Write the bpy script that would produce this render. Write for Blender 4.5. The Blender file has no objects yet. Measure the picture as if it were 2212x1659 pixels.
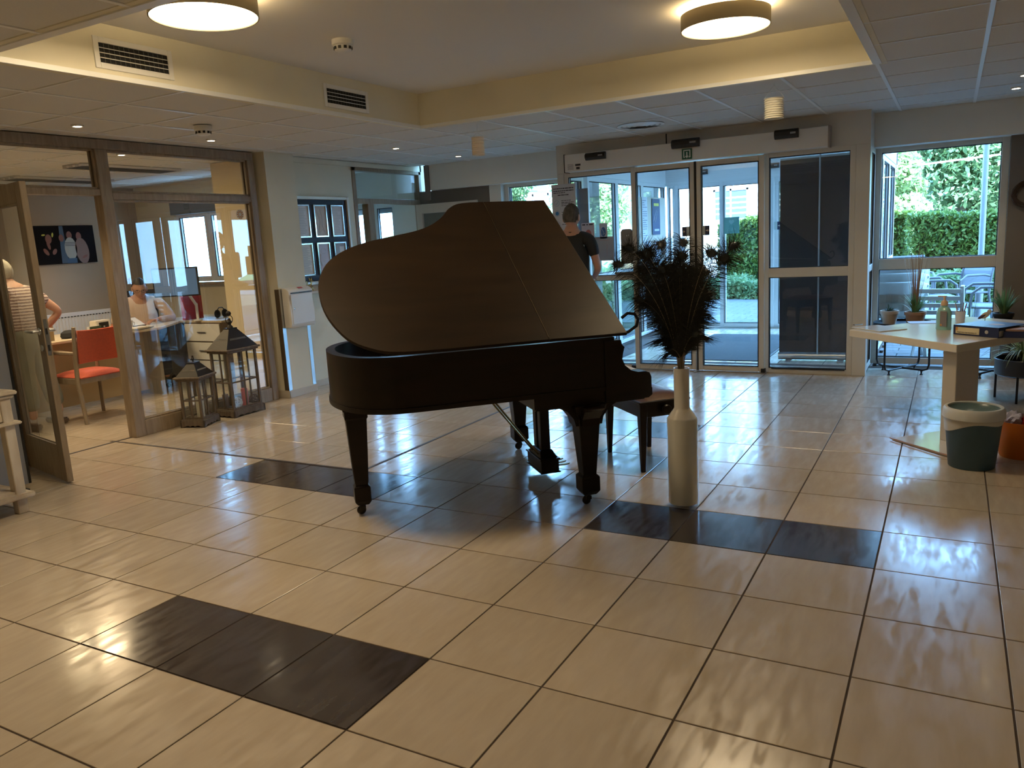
import bpy, bmesh, math, random
import numpy as np
from mathutils import Vector, Matrix, Euler, Quaternion
random.seed(7); RNG=np.random.default_rng(7)
SC=bpy.context.scene; COL=SC.collection; PI=math.pi
# ------------------------------------------------------------------ camera, sky, sun, exposure
cam_d=bpy.data.cameras.new('camera'); cam=bpy.data.objects.new('camera',cam_d); COL.objects.link(cam)
SC.camera=cam
cam_d.sensor_width=36; cam_d.lens=1702/2212*36; cam_d.clip_start=.05; cam_d.clip_end=300
def cam_axes(yaw,pitch,roll):
    f=Vector((math.sin(yaw)*math.cos(pitch),math.cos(yaw)*math.cos(pitch),-math.sin(pitch)))
    r=Vector((math.cos(yaw),-math.sin(yaw),0)); d=f.cross(r)
    return r*math.cos(roll)+d*math.sin(roll), -r*math.sin(roll)+d*math.cos(roll), f
r_,d_,f_=cam_axes(-.5121,.1819,.0567)
cam.matrix_world=Matrix.Translation((2.9354,-2.1047,1.4657)) @ Matrix((( r_.x,-d_.x,-f_.x),(r_.y,-d_.y,-f_.y),(r_.z,-d_.z,-f_.z))).to_4x4()
SC.view_settings.view_transform='Standard'; SC.view_settings.look='None'
SC.view_settings.exposure=0.25; SC.view_settings.gamma=1.0; SC.view_settings.use_curve_mapping=False
SC.cycles.use_denoising=True; SC.cycles.max_bounces=10; SC.cycles.diffuse_bounces=5; SC.cycles.glossy_bounces=4
SC.cycles.transparent_max_bounces=24; SC.cycles.sample_clamp_indirect=6; SC.cycles.caustics_reflective=False; SC.cycles.caustics_refractive=False
W=bpy.data.worlds.new('sky'); SC.world=W; W.use_nodes=True
wn=W.node_tree; bgn=wn.nodes['Background']
SKY_COL=(.20,.50,1.0); SKY_STR=15
gt=wn.nodes.new('ShaderNodeTexCoord'); gs=wn.nodes.new('ShaderNodeSeparateXYZ'); gr=wn.nodes.new('ShaderNodeValToRGB')
wn.links.new(gt.outputs['Generated'],gs.inputs[0]); wn.links.new(gs.outputs['Z'],gr.inputs[0]); wn.links.new(gr.outputs[0],bgn.inputs[0])
gr.color_ramp.elements[0].position=0; gr.color_ramp.elements[0].color=(.34,.64,1.0,1)
gr.color_ramp.elements[1].position=.5; gr.color_ramp.elements[1].color=(*SKY_COL,1)
bgn.inputs[1].default_value=SKY_STR
def light(kind,name,loc,energy,color=(1,1,1),size=.3,rot=(0,0,0),size_y=None,spot=None,shape='DISK'):
    l=bpy.data.lights.new(name,kind); l.energy=energy; l.color=color
    if kind=='AREA':
        l.shape=shape if size_y is None else 'RECTANGLE'; l.size=size
        if size_y: l.size_y=size_y
    if kind=='SPOT': l.spot_size=spot or 1.6; l.spot_blend=.6; l.shadow_soft_size=size
    if kind=='POINT': l.shadow_soft_size=size
    o=bpy.data.objects.new(name,l); COL.objects.link(o); o.location=loc; o.rotation_euler=rot; return o
sun=light('SUN','sun',(0,-10,20),40,(.60,.82,1.0)); sun.rotation_euler=Euler((math.radians(42),0,math.radians(28))); sun.data.angle=.01
WARM=(1.0,.76,.46)
# ceiling lamps of the part of the hall behind the camera (same drums as the two in view)
for x,y in ((-1.9,-1.6),(.6,-1.2),(2.9,-1.4),(4.6,.6)):      # recessed spots over the near part of the hall
    light('SPOT','hall_spot_light',(x,y,2.40),50 if x<0 else 34 if x<1 else 12,WARM,.04,spot=1.75)
light('AREA','hall_lamp_light',(1.5,-5.0,2.36),9,WARM,.54)
# ------------------------------------------------------------------ materials
MATS={}
def ptree(name):
    m=bpy.data.materials.new(name); m.use_nodes=True; nt=m.node_tree; return m,nt,nt.nodes['Principled BSDF']
def mat(name,col,rough=.5,metal=0,spec=.5,noise=0,nscale=8,ndist=(1,1,1),bump=0,bscale=60,coat=0,trans=0,emit=None,estr=0,col2=None,space='Object',rvar=0,objvar=0,sheen=0,alpha=None):
    if name in MATS: return MATS[name]
    m,nt,b=ptree(name); N=nt.nodes; L=nt.links
    b.inputs['Base Color'].default_value=(*col,1); b.inputs['Roughness'].default_value=rough; b.inputs['Metallic'].default_value=metal
    b.inputs['Specular IOR Level'].default_value=spec
    if coat: b.inputs['Coat Weight'].default_value=coat; b.inputs['Coat Roughness'].default_value=.15
    if trans: b.inputs['Transmission Weight'].default_value=trans
    if sheen: b.inputs['Sheen Weight'].default_value=sheen
    if emit: b.inputs['Emission Color'].default_value=(*emit,1); b.inputs['Emission Strength'].default_value=estr
    if noise or bump or rvar:
        if space=='World':
            g=N.new('ShaderNodeNewGeometry'); src=g.outputs['Position']
        else:
            g=N.new('ShaderNodeTexCoord'); src=g.outputs['Object']
        mp=N.new('ShaderNodeMapping'); mp.inputs['Scale'].default_value=ndist; L.new(src,mp.inputs[0])
        nz=N.new('ShaderNodeTexNoise'); nz.inputs['Scale'].default_value=nscale; nz.inputs['Detail'].default_value=5; L.new(mp.outputs[0],nz.inputs[0])
        if noise:
            mx=N.new('ShaderNodeMix'); mx.data_type='RGBA'; c2=col2 or tuple(c*(1-noise) for c in col)
            mx.inputs[6].default_value=(*col,1); mx.inputs[7].default_value=(*c2,1)
            rp=N.new('ShaderNodeMapRange'); rp.inputs[1].default_value=.35; rp.inputs[2].default_value=.65
            L.new(nz.outputs[0],rp.inputs[0]); L.new(rp.outputs[0],mx.inputs[0]); L.new(mx.outputs[2],b.inputs['Base Color'])
        if rvar:
            rr=N.new('ShaderNodeMapRange'); rr.inputs[1].default_value=.35; rr.inputs[2].default_value=.65; rr.inputs[3].default_value=rough; rr.inputs[4].default_value=rough+rvar
            L.new(nz.outputs[0],rr.inputs[0]); L.new(rr.outputs[0],b.inputs['Roughness'])
        if bump:
            n2=N.new('ShaderNodeTexNoise'); n2.inputs['Scale'].default_value=bscale; L.new(mp.outputs[0],n2.inputs[0])
            bp=N.new('ShaderNodeBump'); bp.inputs['Strength'].default_value=bump; bp.inputs['Distance'].default_value=.01; L.new(n2.outputs[0],bp.inputs['Height']); L.new(bp.outputs[0],b.inputs['Normal'])
    if objvar:
        oi=N.new('ShaderNodeObjectInfo'); hs=N.new('ShaderNodeHueSaturation'); mr=N.new('ShaderNodeMapRange')
        mr.inputs[3].default_value=1-objvar; mr.inputs[4].default_value=1+objvar
        L.new(oi.outputs['Random'],mr.inputs[0]); L.new(mr.outputs[0],hs.inputs['Value'])
        inp=b.inputs['Base Color']
        if inp.is_linked: L.new(inp.links[0].from_socket,hs.inputs['Color'])
        else: hs.inputs['Color'].default_value=(*col,1)
        L.new(hs.outputs[0],inp)
    MATS[name]=m; return m
def glassmat(name,tint=(.96,.98,.98),ior=1.52,gain=1.75,rough=0.0):
    if name in MATS: return MATS[name]
    m=bpy.data.materials.new(name); m.use_nodes=True; nt=m.node_tree; N=nt.nodes; L=nt.links
    N.remove(N['Principled BSDF']); out=N['Material Output']
    tr=N.new('ShaderNodeBsdfTransparent'); tr.inputs[0].default_value=(*tint,1); gl=N.new('ShaderNodeBsdfGlossy'); gl.inputs['Roughness'].default_value=rough
    gl.inputs['Color'].default_value=(1,1,1,1)
    fr=N.new('ShaderNodeFresnel'); fr.inputs[0].default_value=ior; ge=N.new('ShaderNodeNewGeometry')
    m1=N.new('ShaderNodeMath'); m1.operation='SUBTRACT'; m1.inputs[0].default_value=1; L.new(ge.outputs['Backfacing'],m1.inputs[1])
    m2=N.new('ShaderNodeMath'); m2.operation='MULTIPLY'; L.new(fr.outputs[0],m2.inputs[0]); L.new(m1.outputs[0],m2.inputs[1])
    m3=N.new('ShaderNodeMath'); m3.operation='MULTIPLY'; m3.use_clamp=True; L.new(m2.outputs[0],m3.inputs[0]); m3.inputs[1].default_value=gain
    mx=N.new('ShaderNodeMixShader'); L.new(m3.outputs[0],mx.inputs[0]); L.new(tr.outputs[0],mx.inputs[1]); L.new(gl.outputs[0],mx.inputs[2]); L.new(mx.outputs[0],out.inputs[0])
    MATS[name]=m; return m
def woodmat(name,c1,c2,rough=.45,scale=(2,2,.35),nscale=9,coat=0,spec=.5,bump=.05):
    if name in MATS: return MATS[name]
    m,nt,b=ptree(name); N=nt.nodes; L=nt.links
    tc=N.new('ShaderNodeTexCoord'); mp=N.new('ShaderNodeMapping'); mp.inputs['Scale'].default_value=scale; L.new(tc.outputs['Object'],mp.inputs[0])
    nz=N.new('ShaderNodeTexNoise'); nz.inputs['Scale'].default_value=nscale; nz.inputs['Detail'].default_value=8; nz.inputs['Distortion'].default_value=.8; L.new(mp.outputs[0],nz.inputs[0])
    cr=N.new('ShaderNodeValToRGB'); cr.color_ramp.elements[0].position=.3; cr.color_ramp.elements[1].position=.7
    cr.color_ramp.elements[0].color=(*c1,1); cr.color_ramp.elements[1].color=(*c2,1); L.new(nz.outputs[0],cr.inputs[0]); L.new(cr.outputs[0],b.inputs['Base Color'])
    b.inputs['Roughness'].default_value=rough; b.inputs['Specular IOR Level'].default_value=spec
    if coat: b.inputs['Coat Weight'].default_value=coat
    bp=N.new('ShaderNodeBump'); bp.inputs['Strength'].default_value=bump; bp.inputs['Distance'].default_value=.005; L.new(nz.outputs[0],bp.inputs['Height']); L.new(bp.outputs[0],b.inputs['Normal'])
    MATS[name]=m; return m
def tilemat(name,c1,c2,r0,r1):
    # glazed floor tile: cloudy streaks in colour and in gloss, laid along the hall
    if name in MATS: return MATS[name]
    m,nt,b=ptree(name); N=nt.nodes; L=nt.links
    g=N.new('ShaderNodeNewGeometry'); mp=N.new('ShaderNodeMapping'); mp.inputs['Scale'].default_value=(20,4.2,1); mp.inputs['Rotation'].default_value=(0,0,.12); L.new(g.outputs['Position'],mp.inputs[0])
    oi=N.new('ShaderNodeObjectInfo'); ad=N.new('ShaderNodeVectorMath'); ad.operation='ADD'
    cv=N.new('ShaderNodeCombineXYZ'); ml=N.new('ShaderNodeMath'); ml.operation='MULTIPLY'; ml.inputs[1].default_value=40; L.new(oi.outputs['Random'],ml.inputs[0]); L.new(ml.outputs[0],cv.inputs[2])
    L.new(mp.outputs[0],ad.inputs[0]); L.new(cv.outputs[0],ad.inputs[1])
    nz=N.new('ShaderNodeTexNoise'); nz.inputs['Scale'].default_value=1.3; nz.inputs['Detail'].default_value=4; nz.inputs['Roughness'].default_value=.55; nz.inputs['Distortion'].default_value=.3; L.new(ad.outputs[0],nz.inputs[0])
    cr=N.new('ShaderNodeValToRGB'); cr.color_ramp.elements[0].position=.25; cr.color_ramp.elements[1].position=.75
    cr.color_ramp.elements[0].color=(*c1,1); cr.color_ramp.elements[1].color=(*c2,1); L.new(nz.outputs[0],cr.inputs[0])
    hs=N.new('ShaderNodeHueSaturation'); mr=N.new('ShaderNodeMapRange'); mr.inputs[3].default_value=.95; mr.inputs[4].default_value=1.05
    L.new(oi.outputs['Random'],mr.inputs[0]); L.new(mr.outputs[0],hs.inputs['Value']); L.new(cr.outputs[0],hs.inputs['Color']); L.new(hs.outputs[0],b.inputs['Base Color'])
    rr=N.new('ShaderNodeMapRange'); rr.inputs[1].default_value=.36; rr.inputs[2].default_value=.64; rr.inputs[3].default_value=r0; rr.inputs[4].default_value=r1; L.new(nz.outputs[0],rr.inputs[0]); L.new(rr.outputs[0],b.inputs['Roughness'])
    b.inputs['Specular IOR Level'].default_value=1.0
    bp=N.new('ShaderNodeBump'); bp.inputs['Strength'].default_value=.05; bp.inputs['Distance'].default_value=.001; L.new(nz.outputs[0],bp.inputs['Height']); L.new(bp.outputs[0],b.inputs['Normal'])
    MATS[name]=m; return m
# ------------------------------------------------------------------ mesh builder
def rotm(rz=0,rx=0,ry=0): return Euler((rx,ry,rz)).to_matrix()
class MB:
    def __init__(s): s.v=[]; s.f=[]
    def add(s,vs,fs):
        o=len(s.v); s.v+= [tuple(v) for v in vs]; s.f+=[tuple(i+o for i in f) for f in fs]; return s
    def box(s,c,d,R=None):
        hx,hy,hz=d[0]/2,d[1]/2,d[2]/2; vs=[Vector((x,y,z)) for x in(-hx,hx) for y in(-hy,hy) for z in(-hz,hz)]
        if R is not None: vs=[R@v for v in vs]
        c=Vector(c); return s.add([v+c for v in vs],[(0,1,3,2),(4,6,7,5),(0,4,5,1),(2,3,7,6),(0,2,6,4),(1,5,7,3)])
    def bx(s,x0,x1,y0,y1,z0,z1): return s.box(((x0+x1)/2,(y0+y1)/2,(z0+z1)/2),(abs(x1-x0),abs(y1-y0),abs(z1-z0)))
    def tube(s,pts,r,n=8,closed=False,cap=True):
        pts=[Vector(p) for p in pts]; m=len(pts); rs=r if isinstance(r,(list,tuple)) else [r]*m
        o=len(s.v); prev=None
        for i,p in enumerate(pts):
            if closed: t=pts[(i+1)%m]-pts[i-1]
            else: t=pts[min(i+1,m-1)]-pts[max(i-1,0)]
            if t.length<1e-9: t=Vector((0,0,1))
            t.normalize()
            if prev is None:
                a=Vector((0,0,1)) if abs(t.z)<.9 else Vector((1,0,0)); nrm=(a-t*a.dot(t)).normalized()
            else:
                nrm=prev-t*prev.dot(t)
                nrm=nrm.normalized() if nrm.length>1e-6 else Vector((1,0,0))
            prev=nrm; b=t.cross(nrm)
            for k in range(n):
                a=2*PI*k/n; s.v.append(tuple(p+(nrm*math.cos(a)+b*math.sin(a))*rs[i]))
        for i in range(m if closed else m-1):
            j=(i+1)%m
            for k in range(n): s.f.append((o+i*n+k,o+i*n+(k+1)%n,o+j*n+(k+1)%n,o+j*n+k))
        if cap and not closed:
            s.f.append(tuple(o+k for k in range(n))[::-1]); s.f.append(tuple(o+(m-1)*n+k for k in range(n)))
        return s
    def lathe(s,prof,c=(0,0,0),n=24,R=None,cap=True,sx=1,sy=1):
        o=len(s.v); c=Vector(c)
        for r,z in prof:
            for k in range(n):
                a=2*PI*k/n; v=Vector((r*math.cos(a)*sx,r*math.sin(a)*sy,z))
                if R is not None: v=R@v
                s.v.append(tuple(v+c))
        for i in range(len(prof)-1):
            for k in range(n): s.f.append((o+i*n+k,o+i*n+(k+1)%n,o+(i+1)*n+(k+1)%n,o+(i+1)*n+k))
        if cap:
            s.f.append(tuple(o+k for k in range(n))[::-1]); s.f.append(tuple(o+(len(prof)-1)*n+k for k in range(n)))
        return s
    def prism(s,out,z0,z1,M=None):
        n=len(out); vs=[Vector((x,y,z0)) for x,y in out]+[Vector((x,y,z1)) for x,y in out]
        if M is not None: vs=[M@v for v in vs]
        return s.add(vs,[tuple(range(n))[::-1],tuple(range(n,2*n))]+[(i,(i+1)%n,n+(i+1)%n,n+i) for i in range(n)])
    def quad(s,*p): return s.add(p,[tuple(range(len(p)))])
    def ball(s,c,r,n=12,m=8,R=None):
        if not isinstance(r,(tuple,list)): r=(r,r,r)
        c=Vector(c); vs=[];o=len(s.v)
        for i in range(m+1):
            th=PI*i/m
            for k in range(n):
                a=2*PI*k/n; v=Vector((r[0]*math.sin(th)*math.cos(a),r[1]*math.sin(th)*math.sin(a),r[2]*math.cos(th)))
                if R is not None: v=R@v
                s.v.append(tuple(v+c))
        for i in range(m):
            for k in range(n): s.f.append((o+i*n+k,o+(i+1)*n+k,o+(i+1)*n+(k+1)%n,o+i*n+(k+1)%n))
        return s
    def mesh(s,name,m,smooth=False,bevel=0):
        me=bpy.data.meshes.new(name); me.from_pydata([tuple(v) for v in s.v],[],s.f)
        bm=bmesh.new(); bm.from_mesh(me)
        if smooth: bmesh.ops.remove_doubles(bm,verts=bm.verts,dist=1e-5)
        bmesh.ops.recalc_face_normals(bm,faces=bm.faces)
        if bevel:
            es=[e for e in bm.edges if len(e.link_faces)==2 and e.calc_face_angle(0)>.6]
            bmesh.ops.bevel(bm,geom=es,offset=bevel,segments=2 if bevel>.004 else 1,affect='EDGES',clamp_overlap=True)
        bm.to_mesh(me); bm.free()
        if m: me.materials.append(m)
        if smooth:
            for p in me.polygons: p.use_smooth=True
            me.set_sharp_from_angle(angle=math.radians(smooth if smooth>1 else 40))
        me.update(); return me
    def build(s,name,m,parent=None,smooth=False,bevel=0,loc=None,rz=None):
        return link(name,s.mesh(name,m,smooth,bevel),parent,loc,rz)
def link(name,me,parent=None,loc=None,rz=None):
    o=bpy.data.objects.new(name,me); COL.objects.link(o)
    if parent is not None: o.parent=parent
    if loc is not None: o.location=loc
    if rz is not None: o.rotation_euler=(0,0,rz)
    return o
def tag(o,label=None,cat=None,group=None,kind=None):
    if label: o['label']=label
    if cat: o['category']=cat
    if group: o['group']=group
    if kind: o['kind']=kind
    return o
def thing(name,label,cat,loc=(0,0,0),rz=0,group=None,kind=None):
    o=bpy.data.objects.new(name,None); COL.objects.link(o); o.location=loc; o.rotation_euler=(0,0,rz); o.empty_display_size=.1
    return tag(o,label,cat,group,kind)
def dup(o,loc=None,rz=None,label=None,parent=None):
    c=o.copy(); COL.objects.link(c)
    if parent is not None: c.parent=parent
    if loc is not None: c.location=loc
    if rz is not None: c.rotation_euler=(0,0,rz)
    if label: c['label']=label
    for ch in list(o.children): dup(ch,parent=c)
    return c
def text(name,s,size,m,parent,loc,rot,depth=.0006,align='CENTER',mirror=False):
    cu=bpy.data.curves.new(name,'FONT'); cu.body=s; cu.size=size; cu.extrude=depth; cu.align_x=align; cu.align_y='CENTER'
    t=bpy.data.objects.new(name+'_tmp',cu); COL.objects.link(t)
    dg=bpy.context.evaluated_depsgraph_get(); me=bpy.data.meshes.new_from_object(t.evaluated_get(dg)); bpy.data.objects.remove(t)
    if mirror:
        for v in me.vertices: v.co.x=-v.co.x
        me.flip_normals()
    me.materials.clear(); me.materials.append(m); me.name=name
    o=link(name,me,parent); o.location=loc; o.rotation_euler=rot; return o
FRONT=(PI/2,0,0)      # faces -y
FACEX=(PI/2,0,PI/2)   # faces +x
# palette
M_cream=mat('cream_wall_paint',(.80,.76,.62),.75,noise=.05,nscale=3,bump=.03,bscale=300,space='World')
M_white=mat('white_wall_paint',(.82,.82,.80),.75,noise=.04,nscale=3,space='World')
M_taupe=mat('taupe_wall_paint',(.20,.175,.15),.8,noise=.06,nscale=4,space='World')
M_soffit=mat('soffit_paint',(.78,.76,.70),.75,noise=.03,nscale=3,space='World')
M_base=mat('skirting_tile',(.62,.56,.47),.4)
M_grout=mat('floor_grout',(.07,.05,.04),.9)
M_tile=tilemat('beige_floor_tile',(.50,.42,.33),(.56,.48,.38),.11,.27)
M_tiled=tilemat('dark_floor_tile',(.050,.042,.042),(.060,.050,.050),.12,.22)
M_trim=mat('dark_joint_strip',(.07,.06,.06),.5)
M_panel=mat('mineral_ceiling_panel',(.72,.715,.70),.9,noise=.04,nscale=120,space='World',bump=.06,bscale=400)
M_rail=mat('white_ceiling_rail',(.85,.87,.88),.32)
M_plaster=mat('tray_ceiling_plaster',(.82,.81,.79),.8)
M_alu=mat('cream_aluminium_frame',(.70,.66,.58),.38,noise=.04,nscale=5)
M_oak=woodmat('limed_oak_frame',(.24,.18,.12),(.35,.275,.19),.45,scale=(5,5,.6),nscale=7)
M_black=mat('black_plastic',(.012,.012,.013),.35)
M_blackm=mat('black_powdercoat_metal',(.012,.012,.014),.4,metal=.3)
M_gasket=mat('black_gasket',(.01,.01,.012),.6)
M_glass=glassmat('window_glass')
M_glasso=glassmat('office_glass',gain=2.0)
M_steel=mat('brushed_steel',(.55,.57,.6),.3,metal=1)
M_chrome=mat('chrome',(.8,.8,.82),.12,metal=1)
M_wh=mat('white_plastic',(.82,.82,.80),.35)
M_paper=mat('white_paper',(.82,.82,.82),.7)
M_ink=mat('dark_print_ink',(.05,.05,.07),.7)
# ================================================================== STRUCTURE
ST='structure'
def struct(name,mb,m,**k): return tag(mb.build(name,m,**k),kind=ST)
TX,TY=.45,.4559
DARK={(0,-1),(1,-1),(2,-1),(3,3),(4,3),(5,3),(-3,3),(-2,3),(-1,3),(0,7),(1,7),(2,7)}
def tilemesh(name,m,sx,sy,gap=.0065,h=.012):
    return MB().bx(gap/2,sx-gap/2,gap/2,sy-gap/2,-h,0).mesh(name,m,bevel=.0012)
tm_l=tilemesh('tile',M_tile,TX,TY); tm_d=tilemesh('dark_tile',M_tiled,TX,TY)
floor=struct('floor',MB().bx(-3.06,7,-7,6.52,-.2,-.0035),M_grout)
for i in range(-7,9):
    for j in range(-3,14):
        d=(i,j) in DARK; x0,y0=i*TX,j*TY; 
        if j==13 or i==-7:
            x0c=max(x0,-3.055); sx=x0+TX-x0c; sy=TY if j<13 else TY
            mb=MB().bx(.002,sx-.002,.002,sy-.002,-.012,0); o=mb.build('tile',M_tile,floor,bevel=.0012,loc=(x0c,y0,0))
        else: o=link('tile',tm_d if d else tm_l,floor,(x0,y0,0))
ms=MB()
for i in range(-7,15):
    for j in range(-15,14):
        if -7<=i<9 and -3<=j<14: continue
        ms.bx(max(i*TX,-3.055)+.002,(i+1)*TX-.002,j*TY+.002,(j+1)*TY-.002,-.012,0)
tag(ms.build('distant_tiles',M_tile,floor),kind='stuff')
struct('trim_1',MB().box((-1.79,4*TY,.0006),(2.66,.022,.004)),M_trim)
struct('trim_2',MB().box((-TX,(4*TY+6.5)/2,.0006),(.022,6.5-4*TY,.004)),M_trim)
struct('trim_3',MB().box((-3.06,1.52,.0008),(.02,1.0,.006)),M_trim)
# office floor and vestibule floor
of=struct('floor',MB().bx(-7,-3.06,-2.0,5.1,-.2,-.0035),M_grout)
for i in range(-15,-7):
    for j in range(1,11): link('tile',tm_l,of,(i*TX+.09,j*TY,0))
vf=struct('floor',MB().bx(-.87,2.26,6.52,9.62,-.2,-.0035),M_grout)
for i in range(-1,5):
    for j in range(14,21): link('tile',tm_l,vf,(i*TX,j*TY+.14,0))
lf=struct('floor',MB().bx(-4.4,-3.06,5.18,6.5,-.2,0),M_tile)
# ceiling
PX,PY=.5843,.59; CZ=2.42
def gx(k): return -1.03+PX*k
def gy(n): return 3.62+PY*n
ceil=struct('ceiling',MB().bx(-3.06,-1.10,-3,6.5,CZ+.04,CZ+.3).bx(2.55,7,-3,6.5,CZ+.04,CZ+.3).bx(-1.10,2.55,3.69,6.5,CZ+.04,CZ+.3).bx(-1.10,2.55,-3,0,CZ+.04,CZ+.3).bx(-3.06,7,-7,-3,CZ,CZ+.3),M_plaster)
pm=MB().bx(.007,PX-.007,.009,PY-.009,0,.015).mesh('ceiling_panel',M_panel,bevel=.002)
for k in range(-4,12):
    for n in range(-9,5):
        if 0<=k<6 and -6<=n<0: continue
        x0,x1=gx(k),gx(k+1); y0,y1=gy(n),gy(n+1)
        if x0<-3.04 or y1>6.32:
            xa=max(x0,-3.04); ya=y0; yb=min(y1,6.3)
            if x1-xa<.05 or yb-ya<.05: continue
            MB().bx(xa+.004-xa,x1-.004-xa,.004,yb-ya-.004,0,.015).build('ceiling_panel',M_panel,ceil,loc=(xa,ya,CZ+.006))
        else: link('ceiling_panel',pm,ceil,(x0,y0,CZ+.006))
def rails(par,xs,ys,x0,x1,y0,y1,hole=None,wy=.024,wx=.012):
    for x in xs:
        segs=[(y0,y1)]
        if hole and hole[0]+.01<x<hole[1]-.01: segs=[(y0,hole[2]),(hole[3],y1)]
        for a,b in segs: MB().bx(x-wy/2,x+wy/2,a,b,CZ,CZ+.02).build('ceiling_rail',M_rail,par,bevel=.001)
    for y in ys:
        segs=[(x0,x1)]
        if hole and hole[2]+.01<y<hole[3]-.01: segs=[(x0,hole[0]),(hole[1],x1)]
        for a,b in segs: MB().bx(a,b,y-wx/2,y+wx/2,CZ+.001,CZ+.019).build('ceiling_rail',M_rail,par,bevel=.001)
rails(ceil,[gx(k) for k in range(-3,12)],[gy(n) for n in range(-9,5)],-3.06,5.9,gy(-9),6.3,(gx(0),gx(6),gy(-6),gy(0)))
# recessed tray
TZ=2.70; tx0,tx1,ty0,ty1=gx(0),gx(6),gy(-6),gy(0)
struct('ceiling',MB().bx(tx0-.1,tx1+.1,ty0-.1,ty1+.1,TZ,TZ+.1),M_plaster)
for nm,b in (('trim_4',(tx0-.06,tx0,ty0-.06,ty1+.06,CZ+.002,TZ+.02)),('trim_5',(tx0,tx1,ty1,ty1+.06,CZ+.002,TZ+.02)),('trim_6',(tx1,tx1+.06,ty0-.06,ty1+.06,CZ+.002,TZ+.02)),('trim_7',(tx0,tx1,ty0-.06,ty0,CZ+.002,TZ+.02))):
    struct(nm,MB().bx(*b),M_cream)
lip=MB(); 
for b in ((tx0-.001,tx0+.015,ty0,ty1,CZ-.003,CZ+.023),(tx0+.02,tx1-.02,ty1-.015,ty1+.001,CZ-.003,CZ+.023),(tx1-.02,tx1+.03,ty0,ty1,CZ-.004,CZ+.02),(tx0,tx1,ty0-.03,ty0+.02,CZ-.004,CZ+.02)): lip.bx(*b)
struct('trim_8',lip,M_rail)
# walls of the hall
wl=MB().bx(-3.16,-3.06,-7,1.0,-.2,2.8)                                # left of office door
wl.bx(-3.16,-3.06,3.60,3.68,0,2.5)
struct('wall_left',wl,M_cream)
struct('wall_pillar',MB().bx(-3.20,-2.90,3.66,4.05,0,CZ+.02),M_cream)
wl2=MB().bx(-3.16,-3.06,4.05,5.12,0,2.5).bx(-3.16,-3.06,5.12,6.5,2.37,2.5).bx(-3.16,-3.06,6.47,6.62,0,2.5)
struct('wall_left',wl2,M_cream)
struct('trim_9',MB().bx(-3.06,-3.03,4.05,6.3,2.37,CZ),M_cream)
struct('baseboard_left',MB().bx(-3.06,-3.048,4.06,5.12,0,.07),M_base,bevel=.002)
struct('baseboard_pillar',MB().bx(-3.2,-2.888,3.648,3.66,0,.075).bx(-2.9,-2.888,3.65,4.062,0,.075),M_base,bevel=.002)
# far soffit and facade wall
struct('wall_far',MB().bx(-2.86,-.87,6.3,6.62,2.12,CZ+.04).bx(2.26,7,6.3,6.62,2.12,CZ+.04),M_soffit)
struct('wall_far',MB().bx(-3.06,-2.02,6.42,6.62,0,2.12).bx(3.36,7,6.42,6.62,0,2.12),M_taupe)
struct('wall_far',MB().bx(-2.02,-1.86,6.42,6.62,0,2.12),M_soffit)
struct('wall_right',MB().bx(6.99,7.1,-7,6.6,-.2,2.8),M_cream)
struct('wall_back',MB().bx(-3.16,7.1,-7.1,-6.99,-.2,2.8),M_cream)
# upper storeys of the building (seen only as the shade they cast and the roof over the hall)
struct('wall_upper_storeys',MB().bx(-16,14,-16,6.9,2.80,12.5),M_soffit)
struct('ceiling_vestibule',MB().bx(-1.0,2.4,6.5,9.75,2.5,2.8),M_plaster)
# dark post beside the soffit end on the left
struct('trim_10',MB().bx(-2.86,-2.80,6.27,6.3,2.0,CZ),M_taupe)
# ================================================================== GLAZING AND DOORS
def winstruct(name): 
    o=bpy.data.objects.new(name,None); COL.objects.link(o); return tag(o,kind=ST)
def frame_y(par,x0,x1,z0,z1,y,w=.05,d=.07,m=None,glass=None,rails=(),name='window_frame'):
    # rectangular frame in a plane of constant y, with optional transoms (z centre, width); separate panes
    m=m or M_alu; mb=MB(); a,b=y-d/2,y+d/2
    mb.bx(x0,x0+w,a,b,z0,z1).bx(x1-w,x1,a,b,z0,z1).bx(x0+w,x1-w,a,b,z1-w,z1).bx(x0+w,x1-w,a,b,z0,z0+w)
    for zc,ww in rails: mb.bx(x0+w,x1-w,a,b,zc-ww/2,zc+ww/2)
    mb.build(name,m,par,bevel=.003)
    zs=[z0+w]; 
    for zc,ww in sorted(rails): zs+=[zc-ww/2,zc+ww/2]
    zs.append(z1-w)
    for i in range(0,len(zs),2):
        g=MB().bx(x0+w,x1-w,y-.004,y+.004,zs[i],zs[i+1]); g.build('pane',glass or M_glass,par)
        k=MB(); e=.006; X0,X1,Z0,Z1=x0+w,x1-w,zs[i],zs[i+1]
        for yy in (y-.02,y+.02): k.bx(X0,X0+e,yy-.006,yy+.006,Z0,Z1).bx(X1-e,X1,yy-.006,yy+.006,Z0,Z1).bx(X0,X1,yy-.006,yy+.006,Z0,Z0+e).bx(X0,X1,yy-.006,yy+.006,Z1-e,Z1)
        k.build('gasket',M_gasket,par)
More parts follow.
